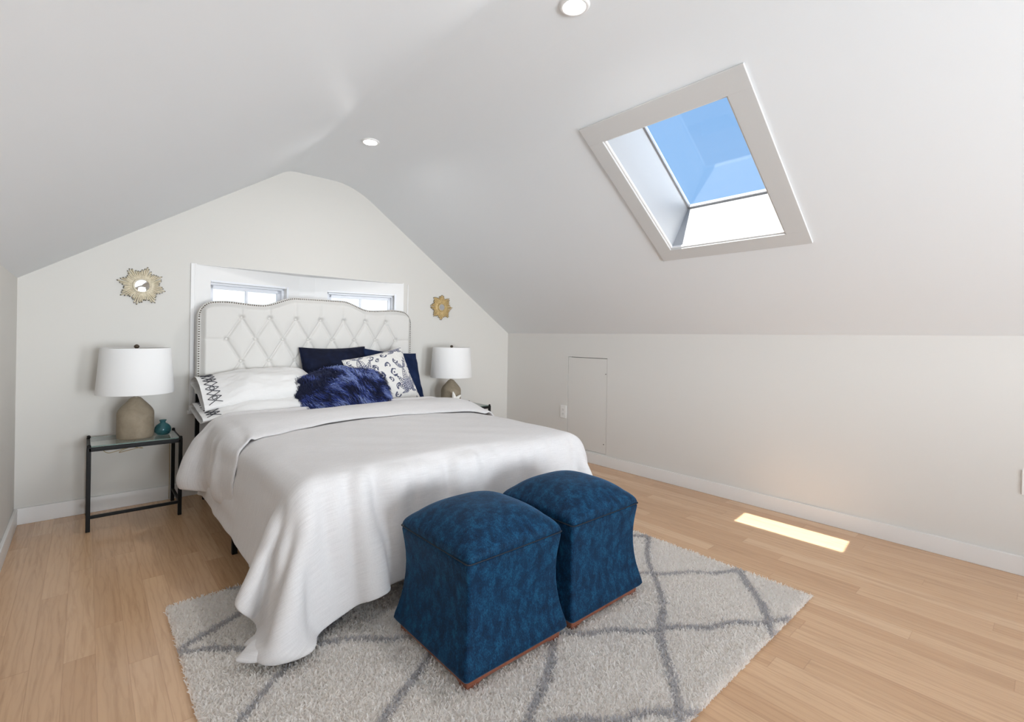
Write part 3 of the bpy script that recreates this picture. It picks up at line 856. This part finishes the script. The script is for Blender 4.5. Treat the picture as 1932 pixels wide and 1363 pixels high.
# damask pillow: printed motif worked out per face
M_PRINT0 = mat('ivory_print_ground', (.69, .675, .645), .85, spec=.2)
M_PRINT1 = mat('indigo_print', (.080, .088, .135), .85, spec=.2)
M_PRINT2 = mat('pale_indigo_print', (.40, .40, .45), .85, spec=.2)
def arc_d(x, y, cx, cy, r, a0, a1):
    a = math.atan2(y - cy, x - cx); d = abs(math.hypot(x - cx, y - cy) - r)
    m_ = (a0 + a1)/2; w = (a1 - a0)/2; da = (a - m_ + PI) % (2*PI) - PI
    if abs(da) <= w: return d
    return 9.
def leaf(x, y, cx, cy, ang, L, W_, ribs):
    """signed look-up for one veined leaf: 1 outline/vein, 2 tint, None outside"""
    dx, dy = x - cx, y - cy; c_, s_ = math.cos(ang), math.sin(ang)
    p, q = dx*c_ + dy*s_, -dx*s_ + dy*c_
    t = p/L
    if t < 0 or t > 1: return None
    w = W_*math.sin(PI*t**.75)
    if abs(q) > w: return None
    if abs(q) > w - .028: return 1
    if abs(q) < .016: return 1
    if ((p - abs(q)*.9)*ribs) % 1 < .38: return 1
    return 2 if t < .5 else 0
def motif(x, y):
    """one damask medallion in a cell of +-1 (x) by +-1 (y), mirrored left and right"""
    x = abs(x)
    r_ = leaf(x, y, 0, -.72, PI/2, 1.25, .26, 8.)
    if r_ is not None: return r_
    for (cx, cy, an, L, W_, rb) in ((.05, -.62, .95, .95, .15, 9.), (.10, -.66, .55, .72, .12, 10.), (.05, .42, .70, .55, .11, 10.), (.12, -.70, -.15, .50, .09, 11.)):
        r_ = leaf(x, y, cx, cy, an, L, W_, rb)
        if r_ is not None: return r_
    for (cx, cy, r0, a0, a1) in ((.62, .30, .16, -2.4, 2.3), (.66, -.36, .13, -1.2, 3.3), (.34, .84, .13, -2.9, 1.2), (.86, .70, .12, -.4, 4.0), (.82, -.78, .14, -3.0, 1.4), (.93, .02, .09, .6, 5.2)):
        d = arc_d(x, y, cx, cy, r0, a0, a1)
        if d < .034 + .018*math.sin(x*19 + y*13): return 1
        if math.hypot(x - cx - .03, y - cy) < .042: return 1
    return 0
def damask(u, v, side):
    # half-drop repeat
    X_ = u*1.9 + .02; Y_ = v*1.55 + .30
    ci = math.floor(X_); fx = X_ - ci; Y_ += .5*(ci % 2); fy = Y_ - math.floor(Y_)
    return motif((fx - .5)*2.15, (fy - .5)*2.15)
b = pillow_bm(.50, .45, .16, .06, seed=8, wr=.005, n=170, mi_fn=damask)
def chop(P, u, v, side):
    return P
o = b.build('throw_pillow', [M_PRINT0, M_PRINT1, M_PRINT2])
place(o, (-1.603, -.385, .738), (1, .03, .205), (-.20, .42, 1)); tag(o, 'ivory throw pillow with an indigo damask print, right of the fur pillow', 'pillow')
welted(o, .50, .45, .06, M_PRINT0, .003)

# blue faux fur pillow
def fwarp(P, u, v, side):
    P.z -= .05*max(0, abs(u) - .4)**2; P.y -= .075*abs(u)**1.6*(1 if v > 0 else .45)
    return P
b = pillow_bm(.66, .40, .20, .03, p=2.2, seed=12, n=40, wr=.01, warp=fwarp)
M_FUR0 = mat('fur_midnight', (.006, .008, .03), .55, spec=.3, sheen=.2, sheen_tint=(.3, .4, .9))
M_FUR1 = mat('fur_blue', (.035, .062, .28), .5, spec=.35, sheen=.3, sheen_tint=(.4, .5, 1))
M_FUR2 = mat('fur_periwinkle', (.26, .34, .66), .5, spec=.35, sheen=.3, sheen_tint=(.6, .7, 1))
fur = b.build('throw_pillow', M_FUR0)
MF = place(fur, (-1.965, -.525, .690), (1, .0, .03), (.0, .85, 1)); tag(fur, 'shaggy blue faux fur pillow lying in front of the other pillows', 'pillow')
rng = np.random.default_rng(4)
me = fur.data; Vs = np.array([v.co[:] for v in me.vertices]); Ns = np.array([v.normal[:] for v in me.vertices])
cands = [p for p in me.polygons]
area = np.array([p.area for p in cands]); pick = rng.choice(len(cands), 19000, p=area/area.sum())
FV = []; FI = []; FC = []; FM = []
for pi_ in pick:
    vi = list(cands[pi_].vertices); wts = rng.dirichlet((1, 1, 1, 1))
    c = (Vs[vi]*wts[:, None]).sum(0); nrm_ = (Ns[vi]*wts[:, None]).sum(0); nrm_ /= np.linalg.norm(nrm_) + 1e-9
    flow = np.array([.9*mnoise.noise(Vector((c[0]*5, c[1]*5, 1.))) + .25, -.85 + .7*mnoise.noise(Vector((c[0]*5, c[1]*5, 9.))), 0.])
    L = rng.uniform(.030, .056)
    d1 = nrm_*.75 + flow*.8 + rng.normal(0, .10, 3); d2 = nrm_*.12 + flow*1.1 + rng.normal(0, .10, 3)
    d1 /= np.linalg.norm(d1); d2 /= np.linalg.norm(d2)
    sd = np.cross(d1, rng.normal(0, 1, 3)); sd /= np.linalg.norm(sd); wd = .00125
    p0 = c - nrm_*.002; p1 = p0 + d1*L*.5; p2 = p1 + d2*L*.55
    bs_ = len(FV)
    FV += [p0 - sd*wd, p0 + sd*wd, p1 + sd*wd*.9, p1 - sd*wd*.9, p2]
    FI += [bs_, bs_+1, bs_+2, bs_+3, bs_+3, bs_+2, bs_+4]; FC += [4, 3]
    n_ = mnoise.noise(Vector((c[0]*8 + c[1]*3, c[1]*9, 3.3)))*1.3 + .6*mnoise.noise(Vector((c[0]*20 + c[1]*8, c[1]*14, 7.))) + rng.normal(0, .16)
    k_ = 0 if n_ < -.20 else (2 if n_ > .16 else 1); FM += [k_, k_]
fo = raw_mesh('fur', np.array(FV), FI, FC, [M_FUR0, M_FUR1, M_FUR2], FM, True, fur); fo['kind'] = 'stuff'

# ------------------------------------------------------------------ ottomans
def rsq(h, r, z, n=5, ns=6):
    pts = []
    for q in range(4):
        a0 = q*PI/2; cx, cy = [(h-r, h-r), (-(h-r), h-r), (-(h-r), -(h-r)), (h-r, -(h-r))][q]
        for i in range(n + 1):
            a = a0 + PI/2*i/n; pts.append(Vector((cx + r*math.cos(a), cy + r*math.sin(a), z)))
        nx = [(-(h-r), h-r), (-(h-r), -(h-r)), (h-r, -(h-r)), (h-r, h-r)][q]; a = a0 + PI/2
        p0 = pts[-1]; p1 = Vector((nx[0] + r*math.cos(a), nx[1] + r*math.sin(a), z))
        for i in range(1, ns): pts.append(p0.lerp(p1, i/ns))
    return pts
def make_ottoman():
    t = thing('ottoman', '', 'ottoman')
    b = MB(); prof_ = [(.0275, .198), (.029, .219), (.039, .2255), (.056, .2225), (.084, .2150), (.124, .2060), (.165, .2000), (.205, .1965), (.245, .1955), (.28, .1970), (.31, .2000), (.34, .2040), (.362, .2070), (.369, .2055), (.371, .192)]
    rings = [rsq(h, .013, z) for z, h in prof_]; n = len(rings[0])
    b.add([p for r_ in rings for p in r_], [(i*n + k_, i*n + (k_+1) % n, (i+1)*n + (k_+1) % n, (i+1)*n + k_) for i in range(len(rings)-1) for k_ in range(n)] + [tuple(range(n))[::-1], tuple(range((len(rings)-1)*n, len(rings)*n))], 0, True)
    b.build('body', M_VELVET, t)
    # domed lid
    b = MB(); N = 40; h = .2080; vs = []
    for j in range(N + 1):
        for i in range(N + 1):
            a, c = -1 + 2*i/N, -1 + 2*j/N
            u = .62*math.sin(a*PI/2) + .38*a; v = .62*math.sin(c*PI/2) + .38*c
            H = ((1 - abs(u)**2.8)*(1 - abs(v)**2.8))
            z = .3755 + .099*max(0, H)**.50
            kr = 1 - .022*(u*v)**4; x = h*u*kr; y = h*v*kr
            bul = .007*math.sin(min(1, max(0, (z - .3755)/.045))*PI); x += bul*u; y += bul*v
            vs.append(Vector((x, y, z)))
    b.add(vs, [(j*(N+1)+i, j*(N+1)+i+1, (j+1)*(N+1)+i+1, (j+1)*(N+1)+i) for j in range(N) for i in range(N)], 0, True)
    rim = [i for i in range(N)] + [j*(N+1) + N for j in range(N)] + [N*(N+1) + i for i in range(N, 0, -1)] + [j*(N+1) for j in range(N, 0, -1)]
    low = [Vector((vs[q].x*.985, vs[q].y*.985, .3705)) for q in rim]
    base_ = len(b.v); b.v += [tuple(p) for p in low]
    for q in range(len(rim)):
        b.f.append([rim[q], base_ + q, base_ + (q+1) % len(rim), rim[(q+1) % len(rim)]]); b.m.append(0); b.s.append(True)
    b.f.append([base_ + q for q in range(len(rim))]); b.m.append(0); b.s.append(False)
    lid = b.build('lid', M_VELVET, t)
    b = MB(); b.tube(rsq(.2080, .012, .3735), .0023, 7, closed=True); b.build('piping', M_WELT, lid)
    b = MB()
    for (z0, z1, hh) in ((.0045, .020, .2050), (.020, .030, .2085)):
        b.prism(rsq(hh, .006, z0, 3, 1), (0, 0, z1 - z0))
    b.build('plinth', M_CHERRY, t, bevel=.002, seg=2)
    for sx in (-1, 1):
        for sy in (-1, 1):
            b = MB(); c = .203     # bracket foot: L shaped, scalloped
            prof2 = [(0, -.011), (.036, -.011), (.042, -.006), (.048, -.002), (.056, .001), (.062, .006), (0, .006)]
            b.prism([(sx*(c - p[0]), sy*(c), p[1]) for p in prof2], (0, -sy*.022, 0)); b.prism([(sx*c, sy*(c - max(p[0], .0221)), p[1]) for p in prof2], (-sx*.022, 0, 0))
            b.build('foot', M_CHERRY, t, bevel=.0015, seg=1)
    return t
RUGZ = .020
ot = make_ottoman(); ot.location = (-2.240, -2.443, RUGZ); ot['label'] = 'nearer blue velvet ottoman with a domed lid, left one at the bed foot'; ot['group'] = 'velvet ottomans'
o2 = copy_tree(ot); o2.location = (-1.768, -2.443, RUGZ); o2['label'] = 'farther blue velvet ottoman with a domed lid, on the right nearer the sunlit floor'

# ------------------------------------------------------------------ rug
rug_t = thing('rug', 'cream shag rug with a grey diamond lattice, under the ottomans and bed foot', 'rug', (-2.04, -2.33, 0))
RXA, RXB, RYA, RYB = -3.07, -1.012, -3.14, -1.532
b = MB(); b.box(RXA + .006, RXB - .006, RYA + .006, RYB - .006, .0005, .010); rel(b.build('backing', M_CREAMPILE2, rug_t), rug_t)
rng = np.random.default_rng(11)
sp_ = .0050
gx, gy = np.meshgrid(np.arange(RXA, RXB, sp_), np.arange(RYA, RYB, sp_)); gx = gx.ravel(); gy = gy.ravel()
gx = gx + rng.uniform(-.5, .5, len(gx))*sp_; gy = gy + rng.uniform(-.5, .5, len(gy))*sp_
def in_box(x0, x1, y0, y1): return (gx > x0) & (gx < x1) & (gy > y0) & (gy < y1)
keep = ~(in_box(-2.43, -2.05, -2.63, -2.25) | in_box(-1.955, -1.58, -2.63, -2.25) | in_box(-2.55, -1.3, -1.95, -1.5))
gx, gy = gx[keep], gy[keep]; n = len(gx)
wob = .014*np.sin(gx*9 + gy*6) + .010*np.sin(gx*21 - gy*17)
ca = (gy - .75*gx + 1.58 + wob)/.497; cb = (gy + .72*gx + 4.08 - wob)/.497
da = np.abs(ca - np.round(ca))*.497/1.25; db = np.abs(cb - np.round(cb))*.497/1.232
grey = np.minimum(da, db) < .0122 + rng.normal(0, .0035, n)
lean = rng.uniform(0, 2*PI, n); ph = np.sin(gx*31 + 3*np.sin(gy*13)) + np.sin(gy*27 + 2*np.sin(gx*17))
lean = lean + .6*ph
L = rng.uniform(.011, .018, n); lx, ly = np.cos(lean), np.sin(lean)
t1 = rng.uniform(.1, .55, n); t2 = rng.uniform(.2, .9, n)
edge_in = np.minimum(np.minimum(gx - RXA, RXB - gx), np.minimum(gy - RYA, RYB - gy))
P0 = np.stack([gx, gy, np.full(n, .008)], 1)
D1 = np.stack([lx*np.sin(t1), ly*np.sin(t1), np.cos(t1)], 1); D2 = np.stack([lx*np.sin(t2 + .3), ly*np.sin(t2 + .3), np.cos(t2 + .3)], 1)
P1 = P0 + D1*(L*.55)[:, None]; P2 = P1 + D2*(L*.5)[:, None]
sa = rng.uniform(0, 2*PI, n); S = np.stack([np.cos(sa), np.sin(sa), np.zeros(n)], 1); w0 = .0019; w1_ = .0025
VV = np.stack([P0 - S*w0, P0 + S*w0, P1 + S*w1_, P1 - S*w1_, P2 + S*w1_*.5, P2 - S*w1_*.5], 1).reshape(-1, 3)
bi = (np.arange(n)*6)[:, None]
FI = np.concatenate([bi + np.array([[0, 1, 2, 3]]), bi + np.array([[3, 2, 4, 5]])], 1).ravel()
mi = np.where(grey, 2, (rng.random(n) < .35).astype(int)); mi = np.repeat(mi, 2)
pile = raw_mesh('pile', VV - np.array([-2.04, -2.33, 0]), FI, np.full(2*n, 4), [M_CREAMPILE, M_CREAMPILE2, M_GREYPILE], mi, True, rug_t); pile['kind'] = 'stuff'

# ------------------------------------------------------------------ nightstands
def make_nightstand(w=.428, d=.335, h=.455):
    t = thing('nightstand', '', 'nightstand'); g = .0095
    for sx in (-1, 1):
        for sy in (-1, 1):
            b = MB(); x, y = sx*(w/2 - g), sy*(d/2 - g)
            b.box(x - g, x + g, y - g, y + g, 0, h + .001); b.lathe([(.0075, h), (.0095, h + .006), (.007, h + .012), (.0005, h + .014)], 12, 0, (x, y, 0))
            b.build('leg', M_BLACK, t, bevel=.0015, seg=1)
    for sy in (-1, 1):
        b = MB(); b.box(-w/2 + g, w/2 - g, sy*(d/2 - g) - g, sy*(d/2 - g) + g, h - .024, h - .003); b.build('top_rail', M_BLACK, t, bevel=.0015, seg=1)
    for sx in (-1, 1):
        b = MB(); b.box(sx*(w/2 - g) - g, sx*(w/2 - g) + g, -d/2 + g, d/2 - g, h - .022, h - .004); b.build('top_rail', M_BLACK, t, bevel=.0015, seg=1)
        b = MB(); b.box(sx*(w/2 - g) - .007, sx*(w/2 - g) + .007, -d/2 + g, d/2 - g, .069, .085); b.build('stretcher', M_BLACK, t, bevel=.0015, seg=1)
    b = MB(); b.box(-w/2 + g, w/2 - g, -d/2 + g - .007, -d/2 + g + .007, .069, .085); b.build('stretcher', M_BLACK, t, bevel=.0015, seg=1)
    b = MB(); b.box(-w/2 + .016, w/2 - .016, -d/2 + .016, d/2 - .016, h - .002, h + .004, 0)
    b.m[-6:] = [0, 0, 1, 1, 1, 1]
    b.build('glass_top', [M_TABLEGLASS, M_GLASSEDGE], t)
    return t
NSH = .455
ns = make_nightstand(); ns.location = (-3.091, -.215, 0); ns['label'] = 'black iron nightstand with a glass top, left of the bed'; ns['group'] = 'iron nightstands'
n2 = copy_tree(ns); n2.location = (-.740, -.215, 0); n2['label'] = 'black iron nightstand right of the bed, only its top corner showing past the duvet'

# ------------------------------------------------------------------ table lamps
def make_lamp():
    t = thing('table_lamp', '', 'lamp')
    b = MB(); b.lathe([(.0005, .0), (.080, .0), (.086, .003), (.088, .010), (.0885, .06), (.0885, .140), (.0865, .153), (.081, .166), (.070, .182), (.052, .203), (.036, .221), (.028, .231), (.022, .236), (.010, .238)], 56); b.build('base', M_CERAMIC, t)
    b = MB(); b.lathe([(.012, .232), (.013, .245), (.009, .247), (.009, .300), (.005, .302), (.005, .505), (.0005, .505)], 20); b.build('neck', M_STEEL, t)
    b = MB(); z0, z1, r0, r1 = .262, .528, .1855, .1665
    b.lathe([(r0 - .003, z0), (r0, z0), (r0 + .0006, z0 + .002), ((r0 + r1)/2, (z0+z1)/2), (r1 + .0006, z1 - .002), (r1, z1), (r1 - .003, z1), ((r0+r1)/2 - .003, (z0+z1)/2), (r0 - .003, z0)], 72)
    sh = b.build('shade', M_SHADE, t)
    b = MB()
    for k_ in range(3):
        a = 2*PI*k_/3 + .4; b.tube([(0, 0, z1 - .022), ((r1 - .003)*math.cos(a), (r1 - .003)*math.sin(a), z1 - .008)], .0018, 6)
    b.tube([((r1 - .004)*math.cos(2*PI*q/48), (r1 - .004)*math.sin(2*PI*q/48), z1 - .006) for q in range(48)], .0018, 6, closed=True)
    b.build('spider', M_STEEL, sh)
    b = MB(); b.lathe([(.004, .502), (.006, .512), (.004, .520), (.009, .526), (.0135, .533), (.0135, .538), (.009, .545), (.0005, .548)], 20); b.build('finial', M_BRONZE, t)
    return t
lamp = make_lamp(); lamp.location = (-3.090, -.225, NSH + .0045); lamp['label'] = 'table lamp with a taupe ceramic base and white drum shade, left of the bed'; lamp['group'] = 'taupe table lamps'
l2 = copy_tree(lamp); l2.location = (-.862, -.225, NSH + .0045); l2['label'] = 'taupe lamp with white drum shade on the right nightstand, base half hidden by the duvet'
b = MB(); cpts = [(-.150, -.03, -.02), (-.146, -.06, -.042), (-.125, -.08, -.058), (-.09, -.08, -.054), (-.05, -.07, -.044), (-.01, -.06, -.045), (.018, -.07, -.052), (.030, -.09, -.050), (.014, -.10, -.044), (-.03, -.095, -.052), (-.075, -.085, -.062), (-.06, -.08, -.05), (-.02, -.07, -.036), (.0, -.02, -.012), (.06, .08, -.014), (.14, .12, -.016), (.178, .150, -.03), (.184, .156, -.2), (.184, .156, -.44)]
def smooth_path(pts, n=6):
    P = [Vector(p) for p in pts]; out = []
    for i in range(len(P) - 1):
        p0, p1, p2, p3 = P[max(i-1, 0)], P[i], P[i+1], P[min(i+2, len(P)-1)]
        for q in range(n):
            t = q/n; out.append(.5*((2*p1) + (p2 - p0)*t + (2*p0 - 5*p1 + 4*p2 - p3)*t*t + (3*p1 - p0 - 3*p2 + p3)*t**3))
    return out + [P[-1]]
b.tube(smooth_path(cpts), .0019, 6); b.build('cord', M_CORD, lamp)

# ------------------------------------------------------------------ little things
b = MB(); b.lathe([(.0005, .0), (.026, .0), (.034, .006), (.041, .020), (.0425, .032), (.040, .046), (.033, .058), (.022, .067), (.0145, .072), (.0135, .077), (.017, .083), (.0195, .087), (.0175, .090), (.0115, .087), (.0105, .078), (.012, .071), (.020, .063), (.030, .055), (.0365, .044), (.039, .032), (.037, .021), (.031, .009), (.0005, .004)], 40)
o = b.build('vase', M_TEAL); o.location = (-2.958, -.215, NSH + .0045); tag(o, 'small squat teal glass vase on the left nightstand, beside the lamp', 'vase')
# white shell ornament on the right nightstand: spiky starfish standing up
b = MB()
for k_ in range(5):
    a = PI/2 + 2*PI*k_/5 + .25; d = Vector((math.cos(a), 0, math.sin(a)))
    b.tube([Vector((0, 0, .058)) + d*q for q in (0, .012, .028, .044, .058, .064)], [.020, .0175, .014, .010, .0055, .001], 10)
    for q in (.018, .032, .046):
        p = Vector((0, 0, .058)) + d*q; b.sphere((p.x, p.y - .014 + q*.16, p.z), .0032, 6, 4)
b.sphere((0, 0, .058), .0205, 12, 8)
o = b.build('ornament', M_SHELL); o.location = (-.908, -.352, NSH + .0045); o.scale = (1.22, 1.22, 1.22); tag(o, 'small white pointed ornament in front of the right lamp base, peeking over the duvet', 'ornament')

def sunburst(label, loc, m, r_mirror, seed, phase, scale=1.):
    t = thing('sunburst_mirror', label, 'mirror', loc, 'sunburst mirrors')
    b = MB(); N = 56; rnd = random.Random(seed)
    b.lathe([(.0005, .0), (.068, .0), (.072, .003), (.068, .006), (.056, .010), (.044, .012)], 48)
    for i in range(N):
        a = 2*PI*(i + rnd.uniform(-.18, .18))/N; lobe = abs(((i/N*8 + phase) % 1) - .5)*2
        R = (.093 + .033*lobe**1.25 + rnd.uniform(-.005, .004))*scale; w = .0050
        d = Vector((math.cos(a), math.sin(a), 0)); s_ = Vector((-math.sin(a), math.cos(a), 0)); z0 = .0060 if i % 2 else .0092
        prof_ = [(.040, .55, 1.), (.062, .85, 1.), (R - .016, .98, 1.), (R - .007, .9, .85), (R, .10, .35)]
        vs = []
        for (q, ww, hh) in prof_:
            for (xx, zz) in ((-1, 0), (-.75, .55), (0, .95), (.75, .55), (1, 0)): vs.append(d*q + s_*(xx*w*ww) + Vector((0, 0, z0*.3 + (z0 + .002)*zz*hh)))
        fs = [(r_*5 + c_, r_*5 + c_ + 1, (r_+1)*5 + c_ + 1, (r_+1)*5 + c_) for r_ in range(4) for c_ in range(4)]
        n0 = len(b.f); b.add(vs, fs, 0, True)
        for q in range(12, 16): b.m[n0 + q] = 1
    fr = b.build('frame', [m, M_TIP], t)
    b = MB(); b.tube([((r_mirror + .0055)*math.cos(2*PI*q/56), (r_mirror + .0055)*math.sin(2*PI*q/56), .0145) for q in range(56)], .0062, 10, closed=True); b.build('rim', m, t)
    b = MB(); b.lathe([(.0005, .0148), (r_mirror*.5, .0146), (r_mirror + .002, .0135)], 48); b.build('mirror_glass', M_MIRROR, t)
    t.rotation_euler = (PI/2, 0, 0)
    return t
sunburst('pale champagne sunburst mirror on the back wall above the left lamp', (-3.055, -.003, 1.371), M_CHAMP, .037, 1, .30)
sunburst('gold sunburst mirror on the back wall above the right lamp', (-.835, -.003, 1.354), M_GOLD, .030, 2, .05)

def outlet(y, z, label, cat='outlet'):
    t = thing('wall_outlet', label, cat, (0, y, z))
    b = MB(); b.box(-.006, 0, -.0365, .0365, -.059, .059); b.build('cover_plate', M_PLATE, t, bevel=.003, seg=2)
    for dz in (-.0195, .0195):
        b = MB(); b.box(-.0075, -.004, -.017, .017, dz - .0145, dz + .0145); r = b.build('receptacle', M_PLATE, t, bevel=.003, seg=2)
        b = MB()
        for dy in (-.0065, .0065): b.box(-.0079, -.0070, dy - .0011, dy + .0011, dz - .002, dz + .008)
        b.sphere((-.0074, 0, dz - .0075), .0022, 8, 6); b.build('slots', M_SLOT, r)
    return t
outlet(-.799, .406, 'white duplex outlet on the knee wall beside the access hatch')
outlet(-3.745, .436, 'white outlet plate on the knee wall at the right edge of the picture')

# ------------------------------------------------------------------ camera
f_px, yaw, roll, sy = 908.17585, .72423435, .01566406, -43.642694
r = np.array([math.cos(yaw), -math.sin(yaw), 0]); fw = np.array([math.sin(yaw), math.cos(yaw), 0]); up = np.array([0, 0, 1.])
c, s = math.cos(roll), math.sin(roll); r, up = c*r + s*up, c*up - s*r
cam = bpy.data.cameras.new('camera'); co = bpy.data.objects.new('camera', cam); COL.objects.link(co)
M = Matrix.Identity(4)
for i in range(3): M[i][0] = r[i]; M[i][1] = up[i]; M[i][2] = -fw[i]
M[0][3], M[1][3], M[2][3] = -3.31347, -3.80988, 1.08004
co.matrix_world = M
cam.sensor_width = 36; cam.lens = f_px/1932*36; cam.shift_y = sy/1932; cam.clip_start = .02
sc.camera = co

# ------------------------------------------------------------------ light: sky, sun
w = bpy.data.worlds.new('sky'); sc.world = w; w.use_nodes = True; nt = w.node_tree
bg = nt.nodes['Background']
tc = nt.nodes.new('ShaderNodeTexCoord'); sp = nt.nodes.new('ShaderNodeSeparateXYZ'); nt.links.new(tc.outputs['Generated'], sp.inputs[0])
rmp = nt.nodes.new('ShaderNodeValToRGB'); e = rmp.color_ramp.elements
mr = nt.nodes.new('ShaderNodeMapRange'); mr.inputs['From Min'].default_value = -1; mr.inputs['From Max'].default_value = 1
nt.links.new(sp.outputs['Z'], mr.inputs['Value']); nt.links.new(mr.outputs[0], rmp.inputs['Fac'])
e[0].position = 0; e[0].color = (.55, .53, .50, 1)
e[1].position = .47; e[1].color = (.95, .93, .90, 1)
for p, c in ((.505, (1.5, 1.55, 1.62)), (.55, (1.15, 1.32, 1.6)), (.61, (.315, .575, .97)), (.75, (.29, .545, .95)), (1.0, (.22, .46, .88))):
    q = e.new(p); q.color = (*c, 1)
# bright band added low behind the camera, to brighten the room through its windows
my = nt.nodes.new('ShaderNodeMapRange'); my.inputs['From Min'].default_value = .60; my.inputs['From Max'].default_value = .88; my.inputs['To Min'].default_value = 0; my.inputs['To Max'].default_value = 1
ng = nt.nodes.new('ShaderNodeMath'); ng.operation = 'MULTIPLY'; ng.inputs[1].default_value = -1; nt.links.new(sp.outputs['Y'], ng.inputs[0]); nt.links.new(ng.outputs[0], my.inputs['Value'])
mx = nt.nodes.new('ShaderNodeMix'); mx.data_type = 'RGBA'; nt.links.new(my.outputs[0], mx.inputs['Factor']); nt.links.new(rmp.outputs[0], mx.inputs['A'])
rb = nt.nodes.new('ShaderNodeValToRGB'); eb = rb.color_ramp.elements
eb[0].position = .49; eb[0].color = (.94, 1.0, 1.07, 1); eb[1].position = .51; eb[1].color = (.92, .98, 1.05, 1)
for p, c in ((.56, (.80, .86, .93)), (.60, (.014, .024, .036))):
    q = eb.new(p); q.color = (*c, 1)
nt.links.new(mr.outputs[0], rb.inputs['Fac'])
gain = nt.nodes.new('ShaderNodeVectorMath'); gain.operation = 'SCALE'; gain.inputs['Scale'].default_value = 44.; nt.links.new(rb.outputs[0], gain.inputs[0])
nt.links.new(gain.outputs[0], mx.inputs['B'])
nt.links.new(mx.outputs['Result'], bg.inputs['Color']); bg.inputs['Strength'].default_value = 1.
sl = bpy.data.lights.new('sun', 'SUN'); sl.energy = 13.; sl.angle = .0093; sl.color = (1, .97, .925)
so = bpy.data.objects.new('sun', sl); COL.objects.link(so)
so.rotation_euler = Vector((.329, -.102, -1)).to_track_quat('-Z', 'Y').to_euler()
so.location = (-2.5, -2, 6)
# portals for the sky in the window openings
for (x0, x1) in FW:
    pl = bpy.data.lights.new('daylight_portal', 'AREA'); pl.shape = 'RECTANGLE'; pl.size = x1 - x0; pl.size_y = FZ1 - FZ0; pl.cycles.is_portal = True
    po = bpy.data.objects.new('daylight_portal', pl); COL.objects.link(po); po.location = ((x0+x1)/2, YF - .06, (FZ0+FZ1)/2); po.rotation_euler = (PI/2, 0, 0)
pl = bpy.data.lights.new('daylight_portal', 'AREA'); pl.shape = 'RECTANGLE'; pl.size = S1 - S0; pl.size_y = SY0 - SY1; pl.cycles.is_portal = True
po = bpy.data.objects.new('daylight_portal', pl); COL.objects.link(po); po.location = slope((S0+S1)/2, (SY0+SY1)/2, SHAFT - .02)
ex = Vector((-CA, 0, SA)); ez = Vector((SA, 0, CA)); ey = ez.cross(ex)
po.matrix_world = Matrix(((ex.x, ey.x, ez.x, po.location.x), (ex.y, ey.y, ez.y, po.location.y), (ex.z, ey.z, ez.z, po.location.z), (0,0,0,1)))

sc.view_settings.view_transform = 'Standard'; sc.view_settings.look = 'None'; sc.view_settings.gamma = 1; sc.view_settings.use_curve_mapping = False
sc.view_settings.exposure = 0.0
sc.cycles.use_denoising = True
sc.cycles.max_bounces = 12; sc.cycles.diffuse_bounces = 8; sc.cycles.glossy_bounces = 4; sc.cycles.transmission_bounces = 8; sc.cycles.transparent_max_bounces = 12
sc.cycles.sample_clamp_indirect = 6.
